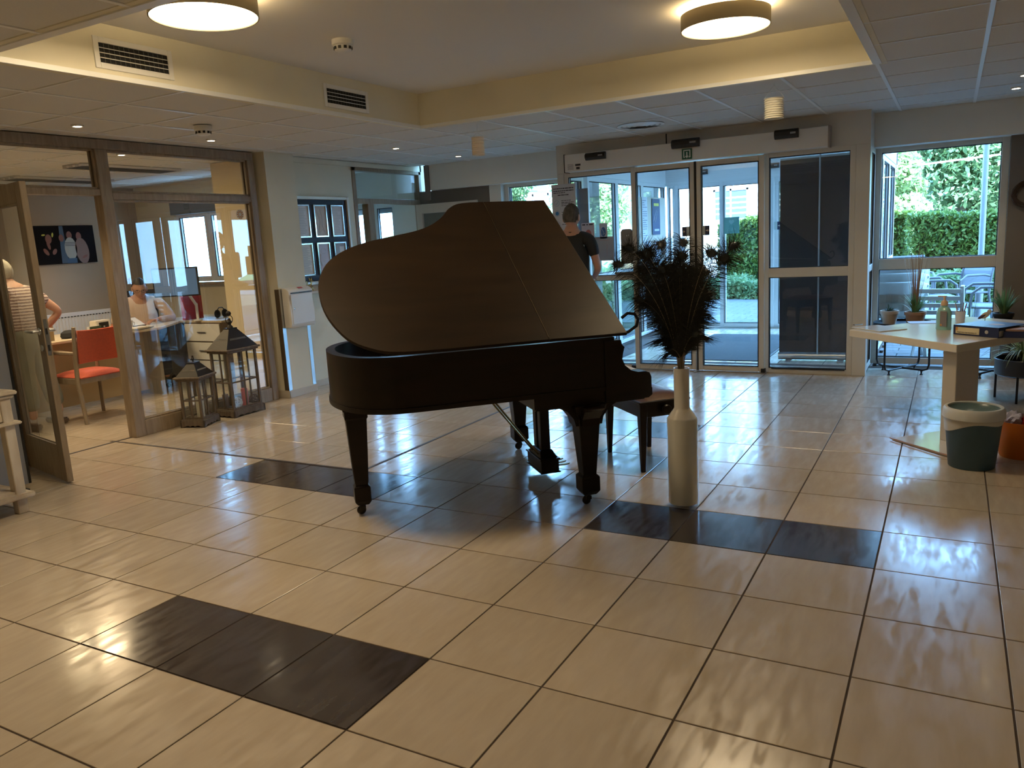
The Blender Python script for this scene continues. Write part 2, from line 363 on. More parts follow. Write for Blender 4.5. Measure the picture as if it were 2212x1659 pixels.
def frame_x(par,y0,y1,z0,z1,x,w=.05,d=.07,m=None,glass=None,rails=(),name='window_frame',gask=True):
    m=m or M_alu; mb=MB(); a,b=x-d/2,x+d/2
    mb.bx(a,b,y0,y0+w,z0,z1).bx(a,b,y1-w,y1,z0,z1).bx(a,b,y0+w,y1-w,z1-w,z1).bx(a,b,y0+w,y1-w,z0,z0+w)
    for zc,ww in rails: mb.bx(a,b,y0+w,y1-w,zc-ww/2,zc+ww/2)
    mb.build(name,m,par,bevel=.003)
    zs=[z0+w]
    for zc,ww in sorted(rails): zs+=[zc-ww/2,zc+ww/2]
    zs.append(z1-w)
    for i in range(0,len(zs),2):
        MB().bx(x-.004,x+.004,y0+w,y1-w,zs[i],zs[i+1]).build('pane',glass or M_glass,par)
        if gask:
            k=MB(); e=.006; Y0,Y1,Z0,Z1=y0+w,y1-w,zs[i],zs[i+1]
            for xx in (x-.02,x+.02): k.bx(xx-.006,xx+.006,Y0,Y0+e,Z0,Z1).bx(xx-.006,xx+.006,Y1-e,Y1,Z0,Z1).bx(xx-.006,xx+.006,Y0,Y1,Z0,Z0+e).bx(xx-.006,xx+.006,Y0,Y1,Z1-e,Z1)
            k.build('gasket',M_gasket,par)
# ---- right-hand window and left-hand window of the facade
w1=winstruct('window_1'); frame_y(w1,2.25,3.36,.03,2.14,6.55,w=.062,d=.09,rails=((1.015,.105),))
w2=winstruct('window_2'); frame_y(w2,-1.86,-.87,.03,2.14,6.55,w=.06,d=.09,rails=((1.015,.105),))
w2b=winstruct('window_8'); frame_y(w2b,3.9,6.9,.03,2.14,6.64,w=.062,d=.05,rails=((1.015,.105),))
# ---- inner screen of the entrance vestibule, plane y = 5.93
VX0,VX1,VY=-.87,2.26,5.93
e=winstruct('window_3')
f=MB().bx(VX0,VX1,VY,VY+.12,2.13,CZ+.02).bx(VX0,-.79,VY,VY+.07,0,2.13).bx(2.14,VX1,VY,VY+.12,0,2.13)
f.build('window_frame',M_alu,e,bevel=.003)
MB().bx(.36,.372,VY-.002,VY,2.31,CZ).build('panel_joint',M_gasket,e)
frame_y(e,-.79,.02,0.0,2.13,VY+.045,w=.045,d=.07,rails=((.99,.05),))
frame_y(e,1.32,2.14,0.0,2.14,VY+.045,w=.05,d=.07,rails=((.995,.09),))
MB().bx(1.40,2.08,VY-.004,VY+.01,.045,.06).build('floor_guide',M_gasket,e)
d1=winstruct('door_1')                          # sliding leaves
frame_y(d1,-.01,.66,.015,2.12,VY-.02,w=.052,d=.035,name='sliding_leaf')
frame_y(d1,.672,1.335,.015,2.12,VY-.02,w=.052,d=.035,name='sliding_leaf')
MB().bx(.655,.677,VY-.045,VY+.0,.015,2.12).build('brush_seal',M_gasket,d1)
MB().bx(-.05,1.36,VY-.03,VY+.03,.0,.012).build('threshold_rail',M_steel,d1)
for x in (-.03,1.33): MB().bx(x-.02,x+.02,VY-.06,VY-.01,.012,.05).build('floor_guide',M_gasket,d1)
MB().lathe([(.035,0),(.035,.006),(.006,.008),(.006,.30)],(.667,VY-.075,0),12).build('floor_bolt',M_steel,d1,smooth=True)
# returns and side glazing
s1=winstruct('window_4'); frame_x(s1,VY+.12,6.50,.03,2.12,2.23,w=.05,d=.06,rails=((1.0,.06),))
struct('wall_vestibule',MB().bx(2.20,2.26,VY+.12,6.52,2.12,CZ+.02),M_alu)
struct('wall_vestibule',MB().bx(-.87,-.81,VY+.07,6.52,2.12,CZ+.02),M_alu)
s2=winstruct('window_5'); frame_x(s2,VY+.07,6.50,.03,2.12,-.84,w=.05,d=.06,rails=((1.0,.06),))
M_blueal=mat('white_aluminium_frame',(.78,.79,.80),.4)
for k,(y0,y1) in enumerate(((6.62,7.55),(7.55,8.5),(8.5,9.5))):
    s=winstruct('window_6' if k<1 else 'window_6.%03d'%k); frame_x(s,y0,y1,.03,2.13,-.84,w=.05,d=.06,m=M_blueal,rails=((.95,.07),))
    s=winstruct('window_7' if k<1 else 'window_7.%03d'%k); frame_x(s,y0,y1,.03,2.13,2.23,w=.05,d=.06,m=M_blueal,rails=((.95,.07),))
struct('wall_vestibule',MB().bx(-.88,-.80,6.62,9.7,2.13,2.52).bx(2.19,2.27,6.62,9.7,2.13,2.52).bx(-.88,2.27,9.5,9.66,2.10,2.52),mat('vestibule_beam_white',(.80,.81,.82),.5))
M_conc=mat('grey_concrete_column',(.36,.36,.34),.8,noise=.15,nscale=5,bump=.1)
for x,y in ((-1.02,7.15),(-1.02,9.45)): struct('column',MB().bx(x-.09,x+.09,y-.11,y+.11,0,2.5),M_conc)
# outer sliding doors, plane y = 9.58
d2=winstruct('door_2')
frame_y(d2,-.80,-.68,.0,2.10,9.58,w=.03,d=.06,m=M_blueal); frame_y(d2,-.68,.06,.015,2.10,9.58,w=.05,d=.05,m=M_blueal,name='sliding_leaf'); frame_y(d2,-.02,.74,.015,2.10,9.55,w=.06,d=.04,m=M_blueal,name='sliding_leaf')
frame_y(d2,.74,2.19,.0,2.10,9.58,w=.06,d=.06,m=M_blueal)
MB().bx(-.8,2.19,9.5,9.56,0,.012).build('threshold_rail',M_steel,d2)
# operator cover above the inner doors
cv=thing('door_operator_cover','long cream operator cover box above the sliding entrance doors','door operator',(0,0,0))
MB().bx(-.715,1.925,5.80,VY,2.13,2.31).build('cover',mat('cover_cream',(.82,.80,.76),.4),cv,bevel=.004)
MB().bx(1.915,1.93,5.795,VY,2.125,2.315).build('end_cap',mat('cover_end',(.35,.30,.26),.5),cv); MB().bx(-.72,-.714,5.795,VY,2.125,2.315).build('end_cap',M_gasket,cv)
pl=MB()
for q in range(5): pl.bx(-.68,-.61,5.798,5.80,2.155+.012*q,2.158+.012*q)
pl.bx(-.59,-.53,5.798,5.80,2.185,2.205); pl.bx(-.58,-.54,5.798,5.80,2.15,2.175)
pl.build('rating_plate_print',M_ink,cv)
def sensor(x0,x1,z0,z1,y,lab):
    t=thing('motion_sensor',lab,'sensor',((x0+x1)/2,y,(z0+z1)/2)); w=(x1-x0)/2;h=(z1-z0)/2
    out=[(0,-h),(-.035,-h),(-.055,-h*.3),(-.055,h*.5),(-.03,h),(0,h)]
    M=Matrix(((0,0,1,0),(1,0,0,0),(0,1,0,0),(0,0,0,1)))
    MB().prism(out,-w,w,M).build('housing',M_black,t,bevel=.003)
    MB().bx(w*.35,w*.8,-.0565,-.0555,-h*.15,h*.25).build('sensor_badge',mat('sensor_print',(.35,.35,.36),.5),t)
    return t
sensor(-.458,-.236,2.228,2.30,5.80,'black motion sensor at the left end of the door operator cover')
sensor(.469,.745,2.25,2.335,5.80,'wide black motion sensor directly above the green exit sign')
sensor(1.451,1.664,2.235,2.318,5.80,'black motion sensor at the right end of the door operator cover')
sensor(-.36,-.17,2.22,2.29,9.50,'black motion sensor over the outer doors, left of the pair inside the vestibule')
sensor(.62,.82,2.22,2.29,9.50,'black motion sensor over the outer doors, next to the dark banner')
ex=thing('exit_sign','small green emergency exit sign with a white arrow under the middle sensor','sign',(.616,5.797,2.19))
MB().bx(-.05,.05,-.008,0,-.05,.05).build('sign_plate',mat('exit_green',(.01,.12,.07),.5),ex)
sy=MB().bx(-.036,-.026,-.0095,-.008,-.03,.04).bx(.026,.036,-.0095,-.008,-.03,.04).bx(-.036,.036,-.0095,-.008,.03,.04).bx(-.036,-.018,-.0095,-.008,-.034,-.026).bx(.018,.036,-.0095,-.008,-.034,-.026).bx(-.006,.006,-.0095,-.008,-.02,.02)
sy.add([(-.018,-.0095,-.018),(.018,-.0095,-.018),(0,-.0095,-.042)],[(0,2,1)]); sy.build('pictogram',mat('exit_white',(.85,.88,.86),.5),ex)
# ---- office partition, plane x = -3.03 (limed oak, glass)
off=winstruct('window_9'); X=-3.035
mb=MB()
def st(y0,y1,z0,z1,d=.09): mb.bx(X-d/2,X+d/2,y0,y1,z0,z1)
st(1.0,1.09,0,2.345);st(1.965,2.065,0,2.345,.10);st(3.52,3.60,0,2.345,.10);st(1.0,3.60,2.345,2.42,.10)
st(1.09,1.965,1.985,2.035);st(2.065,3.52,1.955,2.01);st(2.065,3.52,.0,.13)
mb.build('window_frame',M_oak,off,bevel=.004)
be=MB()
for y0,y1,z0,z1 in ((2.065,3.52,.13,1.955),(2.065,3.52,2.01,2.345),(1.09,1.965,2.035,2.345)):
    MB().bx(X-.005,X+.005,y0,y1,z0,z1).build('pane',M_glasso,off)
    for xx in (X-.022,X+.022): be.bx(xx-.01,xx+.01,y0,y0+.016,z0,z1).bx(xx-.01,xx+.01,y1-.016,y1,z0,z1).bx(xx-.01,xx+.01,y0,y1,z0,z0+.016).bx(xx-.01,xx+.01,y0,y1,z1-.016,z1)
be.build('glazing_bead',M_oak,off,bevel=.002)
stk=MB().prism([(.045*math.cos(a),.045*math.sin(a)) for a in [2*PI*k/20 for k in range(20)]],0,.0005,Matrix.Translation((X+.006,3.40,1.84))@Matrix(((0,0,1,0),(1,0,0,0),(0,1,0,0),(0,0,0,1))))
sk=stk.build('glass_sticker',mat('sticker_cream',(.62,.55,.42),.6)); tag(sk,'small round cream sticker with an orange sunburst on the office glass','sticker')
pt=MB()
for q in range(10):
    a=2*PI*q/10; pt.box((X+.0068,3.40+.028*math.cos(a),1.84+.028*math.sin(a)),(.0008,.022,.009),Matrix.Rotation(a,3,'X'))
pt.build('sunburst_print',mat('sticker_orange',(.55,.22,.06),.6),sk)
# open office door leaf, hinge (-3.05,1.10), free edge towards the hall
ax=Vector((-3.03,1.10,0)); bx_=Vector((-2.245,.925,0)); ang=math.atan2(bx_.y-ax.y,bx_.x-ax.x); Ld=(bx_-ax).length
d3=winstruct('door_3'); d3.location=ax; d3.rotation_euler=(0,0,ang)
mb=MB().bx(0,.095,-.02,.02,.012,2.0).bx(Ld-.095,Ld,-.02,.02,.012,2.0).bx(.095,Ld-.095,-.02,.02,1.87,2.0).bx(.095,Ld-.095,-.02,.02,.012,.25)
mb.build('door_frame',M_oak,d3,bevel=.003)
MB().bx(.095,Ld-.095,-.004,.004,.25,1.87).build('pane',M_glasso,d3)
be=MB()
for yy in (-.014,.014): be.bx(.095,.107,yy-.006,yy+.006,.25,1.87).bx(Ld-.107,Ld-.095,yy-.006,yy+.006,.25,1.87).bx(.095,Ld-.095,yy-.006,yy+.006,.25,.262).bx(.095,Ld-.095,yy-.006,yy+.006,1.858,1.87)
be.build('glazing_bead',M_oak,d3)
for sgn in (-1,1):
    h=MB().lathe([(.024,0),(.024,.008)],(Ld-.05,sgn*.021,1.04),16,R=Euler((PI/2*-sgn,0,0)).to_matrix())
    h.tube([(Ld-.05,sgn*.02,1.04),(Ld-.05,sgn*.065,1.04),(Ld-.065,sgn*.07,1.04),(Ld-.17,sgn*.07,1.04)],.0095,10)
    h.build('door_handle',M_steel,d3,smooth=True)
    MB().lathe([(.022,0),(.022,.008)],(Ld-.05,sgn*.021,.93),16,R=Euler((PI/2*-sgn,0,0)).to_matrix()).box((Ld-.05,sgn*.03,.93),(.008,.004,.022)).build('keyhole_plate',M_steel,d3)
MB().bx(Ld-.001,Ld+.0015,-.011,.011,.88,1.12).build('lock_strip',M_steel,d3)
MB().bx(Ld,Ld+.004,-.006,.006,1.02,1.06).bx(Ld,Ld+.003,-.006,.006,.91,.95).build('lock_bolt',M_gasket,d3)
# ---- interior door/window to the side lobby (x = -3.06, y 5.18 .. 6.45)
lo=winstruct('window_10'); Xl=-3.09; mb=MB()
mb.bx(Xl-.05,Xl+.04,5.12,5.18,0,2.37).bx(Xl-.05,Xl+.04,6.42,6.47,0,2.37).bx(Xl-.05,Xl+.04,5.12,6.47,2.33,2.37).bx(Xl-.05,Xl+.04,5.18,6.42,1.96,2.02).bx(Xl-.05,Xl+.04,5.36,5.47,0,1.96)
mb.build('window_frame',M_oak,lo,bevel=.003)
MB().bx(Xl-.004,Xl+.004,5.18,6.42,2.02,2.33).build('pane',M_glass,lo); MB().bx(Xl-.004,Xl+.004,5.18,5.36,.1,1.96).build('pane',M_glass,lo)
d4=winstruct('door_4'); d4.location=(-3.03,6.30,0)
mb=MB().bx(0,.09,-.02,.02,.012,1.955).bx(.80,.90,-.02,.02,.012,1.955).bx(.09,.80,-.02,.02,1.84,1.955).bx(.09,.80,-.02,.02,.012,.22)
mb.build('door_frame',mat('pale_door_frame',(.60,.55,.49),.45,noise=.1,nscale=4,ndist=(1,1,.2)),d4,bevel=.003); MB().bx(.09,.80,-.004,.004,.22,1.84).build('pane',M_glass,d4)
# side lobby shell and its window
struct('wall_lobby',MB().bx(-4.5,-4.4,5.1,6.6,0,2.5).bx(-3.49,-3.16,6.45,6.6,0,2.5).bx(-4.4,-3.49,6.45,6.6,2.02,2.5).bx(-4.4,-3.49,6.45,6.6,0,.9),M_white)
struct('ceiling_lobby',MB().bx(-4.5,-3.16,5.1,6.6,2.44,2.54),M_white)
w11=winstruct('window_11'); frame_y(w11,-4.35,-3.86,.9,2.02,6.5,w=.05,d=.06,m=M_blueal); frame_y(w11,-3.86,-3.49,.9,2.02,6.5,w=.06,d=.06,m=M_blueal)
MB().bx(-4.3,-3.55,6.58,6.64,1.90,2.02).build('roller_shutter_box',M_steel,w11)
# ---- office shell
struct('wall_office_back',MB().bx(-6.95,-6.85,-2,5.2,0,2.5),M_taupe_l:=mat('office_taupe_paint',(.42,.34,.25),.8,noise=.04,nscale=3,space='World'))
struct('wall_office_far',MB().bx(-6.85,-6.10,5.10,5.2,0,2.5).bx(-6.10,-4.95,5.10,5.2,0,1.12).bx(-6.10,-4.95,5.10,5.2,2.18,2.5).bx(-4.95,-3.16,5.10,5.2,0,2.5).bx(-3.95,-3.16,3.92,5.10,0,CZ),mat('office_cream_paint',(.78,.68,.47),.75,noise=.03,nscale=3,space='World'))
struct('wall_office_near',MB().bx(-6.95,-3.06,-2.1,-2,0,2.5),M_cream)
oc=struct('ceiling',MB().bx(-6.95,-3.06,-2,5.2,CZ+.04,CZ+.2),M_plaster)
for k in range(-11,-3):
    for n in range(-6,3):
        x0=gx(k); y0=gy(n)
        if k==-4: continue
        yb=min(PY,5.1-y0); xa=max(x0,-6.84)
        MB().bx(.004+xa-x0,PX-.004,.004,yb-.004,0,.015).build('ceiling_panel',M_panel,oc,loc=(x0,y0,CZ+.006))
rails(oc,[gx(k) for k in range(-9,-3)],[gy(n) for n in range(-5,3)],-6.85,-3.09,-1.5,5.1)
MB().bx(gx(-4)+.012,-3.09,-1.5,3.9,CZ+.006,CZ+.02).build('ceiling_panel',M_panel,oc)
w12=winstruct('window_12'); frame_y(w12,-6.10,-5.50,1.14,2.04,5.16,w=.06,d=.06,m=M_blueal); frame_y(w12,-5.50,-4.95,1.14,2.04,5.16,w=.06,d=.06,m=M_blueal)
MB().bx(-6.10,-4.95,5.05,5.13,2.02,2.18).build('shutter_box',mat('shutter_box_grey',(.18,.19,.19),.6),w12); MB().bx(-6.12,-4.93,5.02,5.12,1.10,1.135).build('window_sill',M_oak,w12,bevel=.003)
# ================================================================== OUTSIDE
M_pav=mat('grey_concrete_paver',(.12,.12,.12),.8,noise=.15,nscale=6,bump=.1,objvar=.12)
M_soil=mat('ground_soil',(.16,.13,.09),.95,noise=.3,nscale=3)
ter=struct('floor_terrace',MB().bx(-22,22,6.62,40,-.35,-.06),M_soil)
pmesh=MB().bx(.003,.297,.003,.197,-.05,-.012).mesh('paver',M_pav,bevel=.004)
def herr(par,x0,x1,y0,y1,lim):
    n=0; j=0; rest=MB(); y=y0
    while y<y1:
        x=x0-(.15 if j%2 else 0)
        while x<x1:
            if n<lim: link('paver',pmesh,par,(x,y,0)); n+=1
            else: rest.bx(x+.003,x+.297,y+.003,y+.197,-.05,-.012)
            x+=.3
        y+=.2; j+=1
    return rest
pv=struct('path',MB().bx(2.3,6.0,6.62,12.5,-.06,-.03),M_grout)
r=herr(pv,2.3,6.0,6.66,12.4,295); tag(r.build('distant_pavers',M_pav,pv),kind='stuff')
pv2=struct('path',MB().bx(-8,2.3,9.72,14.6,-.06,-.03),M_grout)
r=herr(pv2,-5.5,2.3,9.76,14.5,240); tag(r.build('distant_pavers',M_pav,pv2),kind='stuff')
pv3=struct('path',MB().bx(-8,-.95,6.62,9.72,-.06,-.012),M_pav)
struct('path',MB().bx(-22,22,19,26,-.06,-.02),mat('street_asphalt',(.15,.15,.15),.9))
def leaves(n,boxfn,size,seed,tri=False,vert=.5):
    rg=np.random.default_rng(seed); P=boxfn(rg,n); s=size*(.6+.8*rg.random((n,1)))
    d=rg.normal(size=(n,3)); d/=np.linalg.norm(d,axis=1,keepdims=True); e=rg.normal(size=(n,3)); e-=d*(e*d).sum(1,keepdims=True); e/=np.linalg.norm(e,axis=1,keepdims=True)
    V=np.stack([P-d*s,P+e*s*.45,P+d*s,P-e*s*.45],1).reshape(-1,3)
    return V,n
def leafmesh(name,V,n,m):
    me=bpy.data.meshes.new(name); me.vertices.add(4*n); me.vertices.foreach_set('co',V.astype(np.float32).ravel())
    me.loops.add(4*n); me.loops.foreach_set('vertex_index',np.arange(4*n,dtype=np.int32)); me.polygons.add(n)
    me.polygons.foreach_set('loop_start',np.arange(0,4*n,4,dtype=np.int32)); me.polygons.foreach_set('loop_total',np.full(n,4,dtype=np.int32))
    me.materials.append(m); me.update(); me.validate(); return me
def leafmat(name,c1,c2,trans=.35):
    if name in MATS: return MATS[name]
    m,nt,b=ptree(name); N=nt.nodes; L=nt.links
    g=N.new('ShaderNodeNewGeometry'); cr=N.new('ShaderNodeMix'); cr.data_type='RGBA'; cr.inputs[6].default_value=(*c1,1); cr.inputs[7].default_value=(*c2,1)
    L.new(g.outputs['Random Per Island'],cr.inputs[0]); L.new(cr.outputs[2],b.inputs['Base Color']); b.inputs['Roughness'].default_value=.5
    t=N.new('ShaderNodeBsdfTranslucent'); L.new(cr.outputs[2],t.inputs[0]); mx=N.new('ShaderNodeMixShader'); mx.inputs[0].default_value=trans
    L.new(b.outputs[0],mx.inputs[1]); L.new(t.outputs[0],mx.inputs[2]); L.new(mx.outputs[0],N['Material Output'].inputs[0]); MATS[name]=m; return m
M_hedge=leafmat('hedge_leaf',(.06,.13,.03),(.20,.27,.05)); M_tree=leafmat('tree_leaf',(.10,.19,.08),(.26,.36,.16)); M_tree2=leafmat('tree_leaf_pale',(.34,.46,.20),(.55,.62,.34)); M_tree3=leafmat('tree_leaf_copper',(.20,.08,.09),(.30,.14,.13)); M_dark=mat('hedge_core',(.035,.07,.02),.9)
M_bark=mat('tree_bark',(.20,.15,.11),.9,noise=.4,nscale=10)
def hedge(x0,x1,y0,y1,h,n,lab,seed,mt=None,size=.046):
    t=thing('hedge',lab,'hedge',((x0+x1)/2,(y0+y1)/2,-.06)); cx,cy=(x0+x1)/2,(y0+y1)/2
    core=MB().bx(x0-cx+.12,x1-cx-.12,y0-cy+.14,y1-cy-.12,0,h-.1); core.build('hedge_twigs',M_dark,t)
    def f(rg,n):
        P=np.empty((n,3)); u=rg.random(n); P[:,0]=x0+(x1-x0)*rg.random(n); bulge=.08*np.sin(P[:,0]*2.3+seed)+.05*np.sin(P[:,0]*5.1)
        front=u<.62; P[:,1]=np.where(front,y0+.0+.16*rg.random(n)+bulge*.6,y0+(y1-y0)*rg.random(n)); P[:,2]=np.where(front,h*rg.random(n),h-.12*rg.random(n)+bulge+.05*rg.normal(size=n)*.6)
        return P-np.array([cx,cy,0])
    V,n=leaves(n,f,size,seed); o=link('foliage',leafmesh('foliage',V,n,mt or M_hedge),t); tag(o,kind='stuff'); return t
hedge(-1.6,2.2,15.6,16.4,1.58,26000,'clipped leafy beech hedge beyond the paved forecourt, seen through the doors',3)
hedge(2.2,6.6,14.2,15.0,1.56,24000,'clipped leafy beech hedge behind the terrace chairs, seen through the right window',4)
hedge(-1.9,2.6,14.3,15.3,.42,7000,'low fresh green ground-cover strip in front of the clipped hedge',5,M_tree,.05)
hedge(2.4,6.0,13.0,13.9,.5,5000,'low light green shrubs at the foot of the hedge behind the terrace chairs',6,M_tree,.05)
hedge(-3.4,-1.3,8.8,10.4,.95,7000,'yellow-green shrub bed outside the left side of the vestibule',8,M_tree2,.05)
hedge(-5.6,-3.2,8.2,9.6,1.25,5000,'tall green shrub outside the far left windows',9,M_tree,.06)
def tree(x,y,h,r,lab,seed,mt,n=6000,size=.16,tz=.3,group='trees beyond the hedge'):
    t=thing('tree',lab,'tree',(x,y,-.06),0,group)
    MB().tube([(0,0,0),(.05*r,0,h*.3),(0,.05*r,h*.6),(.03,0,h*.85)],[.12*r*.5+.05,.1*r*.5,.06,.02],8).build('trunk',M_bark,t,smooth=True)
    rg=np.random.default_rng(seed); C_=[]; 
    for k in range(9): 
        a=rg.random()*2*PI; q=rg.random(); C_.append((math.cos(a)*r*.55*q,math.sin(a)*r*.55*q,h*(tz+(.93-tz)*rg.random()),r*(.38+.25*rg.random())))
    C_=np.array(C_)
    def f(rg,n):
        i=rg.integers(0,len(C_),n); d=rg.normal(size=(n,3)); d/=np.linalg.norm(d,axis=1,keepdims=True); return C_[i,:3]+d*(C_[i,3]*(.75+.3*rg.random(n)))[:,None]
    V,n=leaves(int(n*2.4),f,size*.6,seed+50); tag(link('foliage',leafmesh('foliage',V,n,mt),t),kind='stuff'); return t
TL=['tall mid green tree, second row beyond the hedge','broad pale green weeping tree beyond the hedge, left side of the right window','copper-leaved tree high on the slope beyond the hedge','dense dark green tree behind the lamp post']
tree(3.0,24,5.5,2.6,'broad dark green tree behind the middle of the right-hand hedge',11,M_tree,9000)
tree(6.2,25,6,2.8,'dense green tree right of the lamp post beyond the hedge',12,M_tree,8000)
tree(1.3,20.5,3.4,1.2,'pale yellow-green weeping tree beyond the hedge at the left of the right window',13,M_tree2,6000,.13,.2)
tree(2.3,33,8.6,2.6,'copper-leaved tree high on the slope beyond the hedge',14,M_tree3,5000,.2,.5)
tree(-1.2,30,7.5,2.8,'tall green tree rising over the white railing beyond the outer doors',15,M_tree,7000)
tree(0.2,34,9,3.2,'tall dark green tree farthest behind the outer doors',19,M_tree,6000)
tree(5.2,36,9.5,3.6,'highest green tree on the slope behind the right window',16,M_tree,7000,.2)
tree(-5.5,17.5,4.2,1.5,'green garden tree in front of the white house, left of the vestibule',17,M_tree2,6000,.12,.25)
tree(-9.2,19,5,1.8,'green tree beside the white house seen through the left screen',18,M_tree,5000,.14)
struct('ground_slope',MB().add([(-25,28,-.1),(25,28,-.1),(25,60,11),(-25,60,11)],[(0,1,2,3)]),leafmat('slope_grass',(.14,.24,.10),(.2,.3,.12)))
# house across the street with its windows and roof
M_render=mat('white_house_render',(.80,.79,.76),.8,noise=.04,nscale=2); M_roof=mat('pale_roof_tile',(.50,.50,.50),.6,noise=.1,nscale=2); M_brick=mat('buff_brick',(.50,.40,.28),.85,noise=.25,nscale=14,ndist=(1,1,3))
M_wing=mat('house_window_glass',(.10,.14,.18),.1,spec=.8)
def house(x0,x1,y0,y1,h,hr,lab,wins,seed=0,base=.9):
    t=thing('house',lab,'house',((x0+x1)/2,(y0+y1)/2,-.06)); hw,hd=(x1-x0)/2,(y1-y0)/2
    MB().bx(-hw,hw,-hd,hd,base,h).build('wall',M_render,t); MB().bx(-hw-.02,hw+.02,-hd-.02,hd,0,base).build('brick_plinth',M_brick,t)
    MB().add([(-hw-.3,-hd-.3,h),(hw+.3,-hd-.3,h),(hw+.3,hd+.3,h),(-hw-.3,hd+.3,h),(-hw-.3,0,h+hr),(hw+.3,0,h+hr),(-hw-.3,-hd-.3,h-.12),(hw+.3,-hd-.3,h-.12)],[(0,1,5,4),(3,4,5,2),(0,4,3),(1,2,5),(0,6,7,1)]).build('roof',M_roof,t)
    for (a,b,c,d) in wins:
        w=MB().bx(a,a+.07,-hd-.05,-hd+.02,c,d).bx(b-.07,b,-hd-.05,-hd+.02,c,d).bx(a,b,-hd-.05,-hd+.02,c,c+.07).bx(a,b,-hd-.05,-hd+.02,d-.07,d).bx((a+b)/2-.03,(a+b)/2+.03,-hd-.05,-hd+.02,c,d).build('window',mat('house_window_frame',(.35,.37,.4),.5),t)
        MB().bx(a+.05,b-.05,-hd-.03,-hd-.01,c+.05,d-.05).build('pane',M_wing,w)
    return t
house(-15.5,-7.8,24,30,4.6,2.2,'white rendered house with a pale tiled roof left across the street',[(-2.8,-1.4,1.2,2.4),(.2,1.8,1.2,2.4),(-1.9,-.6,3.0,4.1),(1.2,2.5,3.0,4.1)])
house(-7.0,-2.8,26,31,3.4,2.0,'white rendered house with wide windows directly across the street',[(-1.6,-.3,.4,1.3),(.5,1.7,1.5,2.8)])
# white railing on the embankment wall
rt=thing('balcony_wall','long white embankment wall with a white slatted railing across the street','wall',(0,23.2,-.06))
MB().bx(-4.6,.9,0,.2,0,1.75).build('wall',M_render,rt); MB().bx(-4.6,.9,-.02,.0,.9,1.15).build('brick_band',M_brick,rt)
for k in range(6): MB().bx(-4.55+k*1.08,-4.49+k*1.08,.05,.1,1.75,2.45).build('post',M_render,rt)
for k in range(4): MB().bx(-4.6,.9,.04,.08,1.9+.16*k,1.95+.16*k).build('rail',M_render,rt)
# street lamp
lp=thing('lamp_post','slim pale grey street lamp post in front of the hedge, right window','lamp post',(3.29,10.6,-.06))
MB().lathe([(.05,0),(.05,.5),(.038,.55),(.034,5.6)],(0,0,0),14).build('pole',mat('galvanised_pole',(.22,.23,.25),.5,metal=.2),lp,smooth=True)
MB().tube([(0,0,5.55),(0,.35,5.75),(0,.8,5.8)],.03,8).box((0,1.0,5.8),(.16,.5,.07)).build('lamp_head',M_steel,lp)
# overhead wires
for k,(z0,z1,y) in enumerate(((3.3,4.1,19.5),(3.05,3.85,19.6),(2.85,3.6,19.7),(2.5,3.15,19.8))):
    pts=[(-10+2*i,y,z0+(z1-z0)*i/10-.25*math.sin(PI*i/10)) for i in range(11)]
    tag(MB().tube(pts,.022,5).build('overhead_wire',mat('wire_pale',(.85,.85,.85),.6)),('topmost','second','third','lowest')[k]+' of the four pale overhead wires sagging behind the hedge','wire','overhead wires')
# ---------------- patio furniture
M_pgrey=mat('grey_garden_metal',(.13,.14,.16),.45,metal=.3); M_pfab=mat('grey_garden_mesh',(.16,.17,.19),.7); M_pwhite=mat('white_garden_plastic',(.42,.44,.43),.4)
def armchair(name='garden_armchair'):
    t=thing(name,'','chair'); 
    for s in (-1,1):
        MB().tube([(s*.27,-.24,0),(s*.27,-.22,.42),(s*.27,-.2,.60),(s*.27,-.12,.66),(s*.27,.14,.66),(s*.27,.22,.64)],.016,8).build('leg',M_pgrey,t,smooth=True)
        MB().tube([(s*.27,.30,0),(s*.27,.22,.40),(s*.27,.25,.66),(s*.26,.33,.90)],.016,8).build('leg',M_pgrey,t,smooth=True)
    MB().tube([(-.27,.22,.42),(.27,.22,.42),(.27,-.22,.44),(-.27,-.22,.44)],.013,6,closed=True).build('seat_frame',M_pgrey,t)
    MB().add([(-.25,-.24,.445),(.25,-.24,.445),(.25,0,.435),(-.25,0,.435),(.25,.23,.425),(-.25,.23,.425),(-.25,-.24,.43),(.25,-.24,.43),(.25,.23,.41),(-.25,.23,.41)],[(0,1,2,3),(3,2,4,5),(0,6,7,1),(6,9,8,7)]).build('seat',M_pfab,t)
    MB().add([(-.25,.235,.48),(.25,.235,.48),(.25,.26,.70),(-.25,.26,.70),(.25,.335,.90),(-.25,.335,.90),(-.25,.245,.48),(.25,.245,.48),(.25,.27,.70),(-.25,.27,.70),(.25,.345,.90),(-.25,.345,.90)],[(0,1,2,3),(3,2,4,5),(6,9,8,7),(9,11,10,8),(5,4,10,11)]).build('backrest',M_pfab,t)
    return t
ac=armchair(); ac['group']='garden armchairs'
sp=[(3.32,8.35,-1.45,'grey mesh garden armchair nearest the window, cut off by its right frame'),(2.75,9.5,1.8,'grey mesh garden armchair in the middle of the terrace, seen over the slatted chair'),(3.05,10.3,-.9,'grey mesh garden armchair at the far side of the terrace by the lamp post'),(2.42,10.9,.3,'grey mesh garden armchair far left on the terrace, its back above the window rail')]
for k,(x,y,rz,lab) in enumerate(sp):
    c=ac if k==0 else dup(ac); c.location=(x,y,-.012); c.rotation_euler=(0,0,rz); c['label']=lab
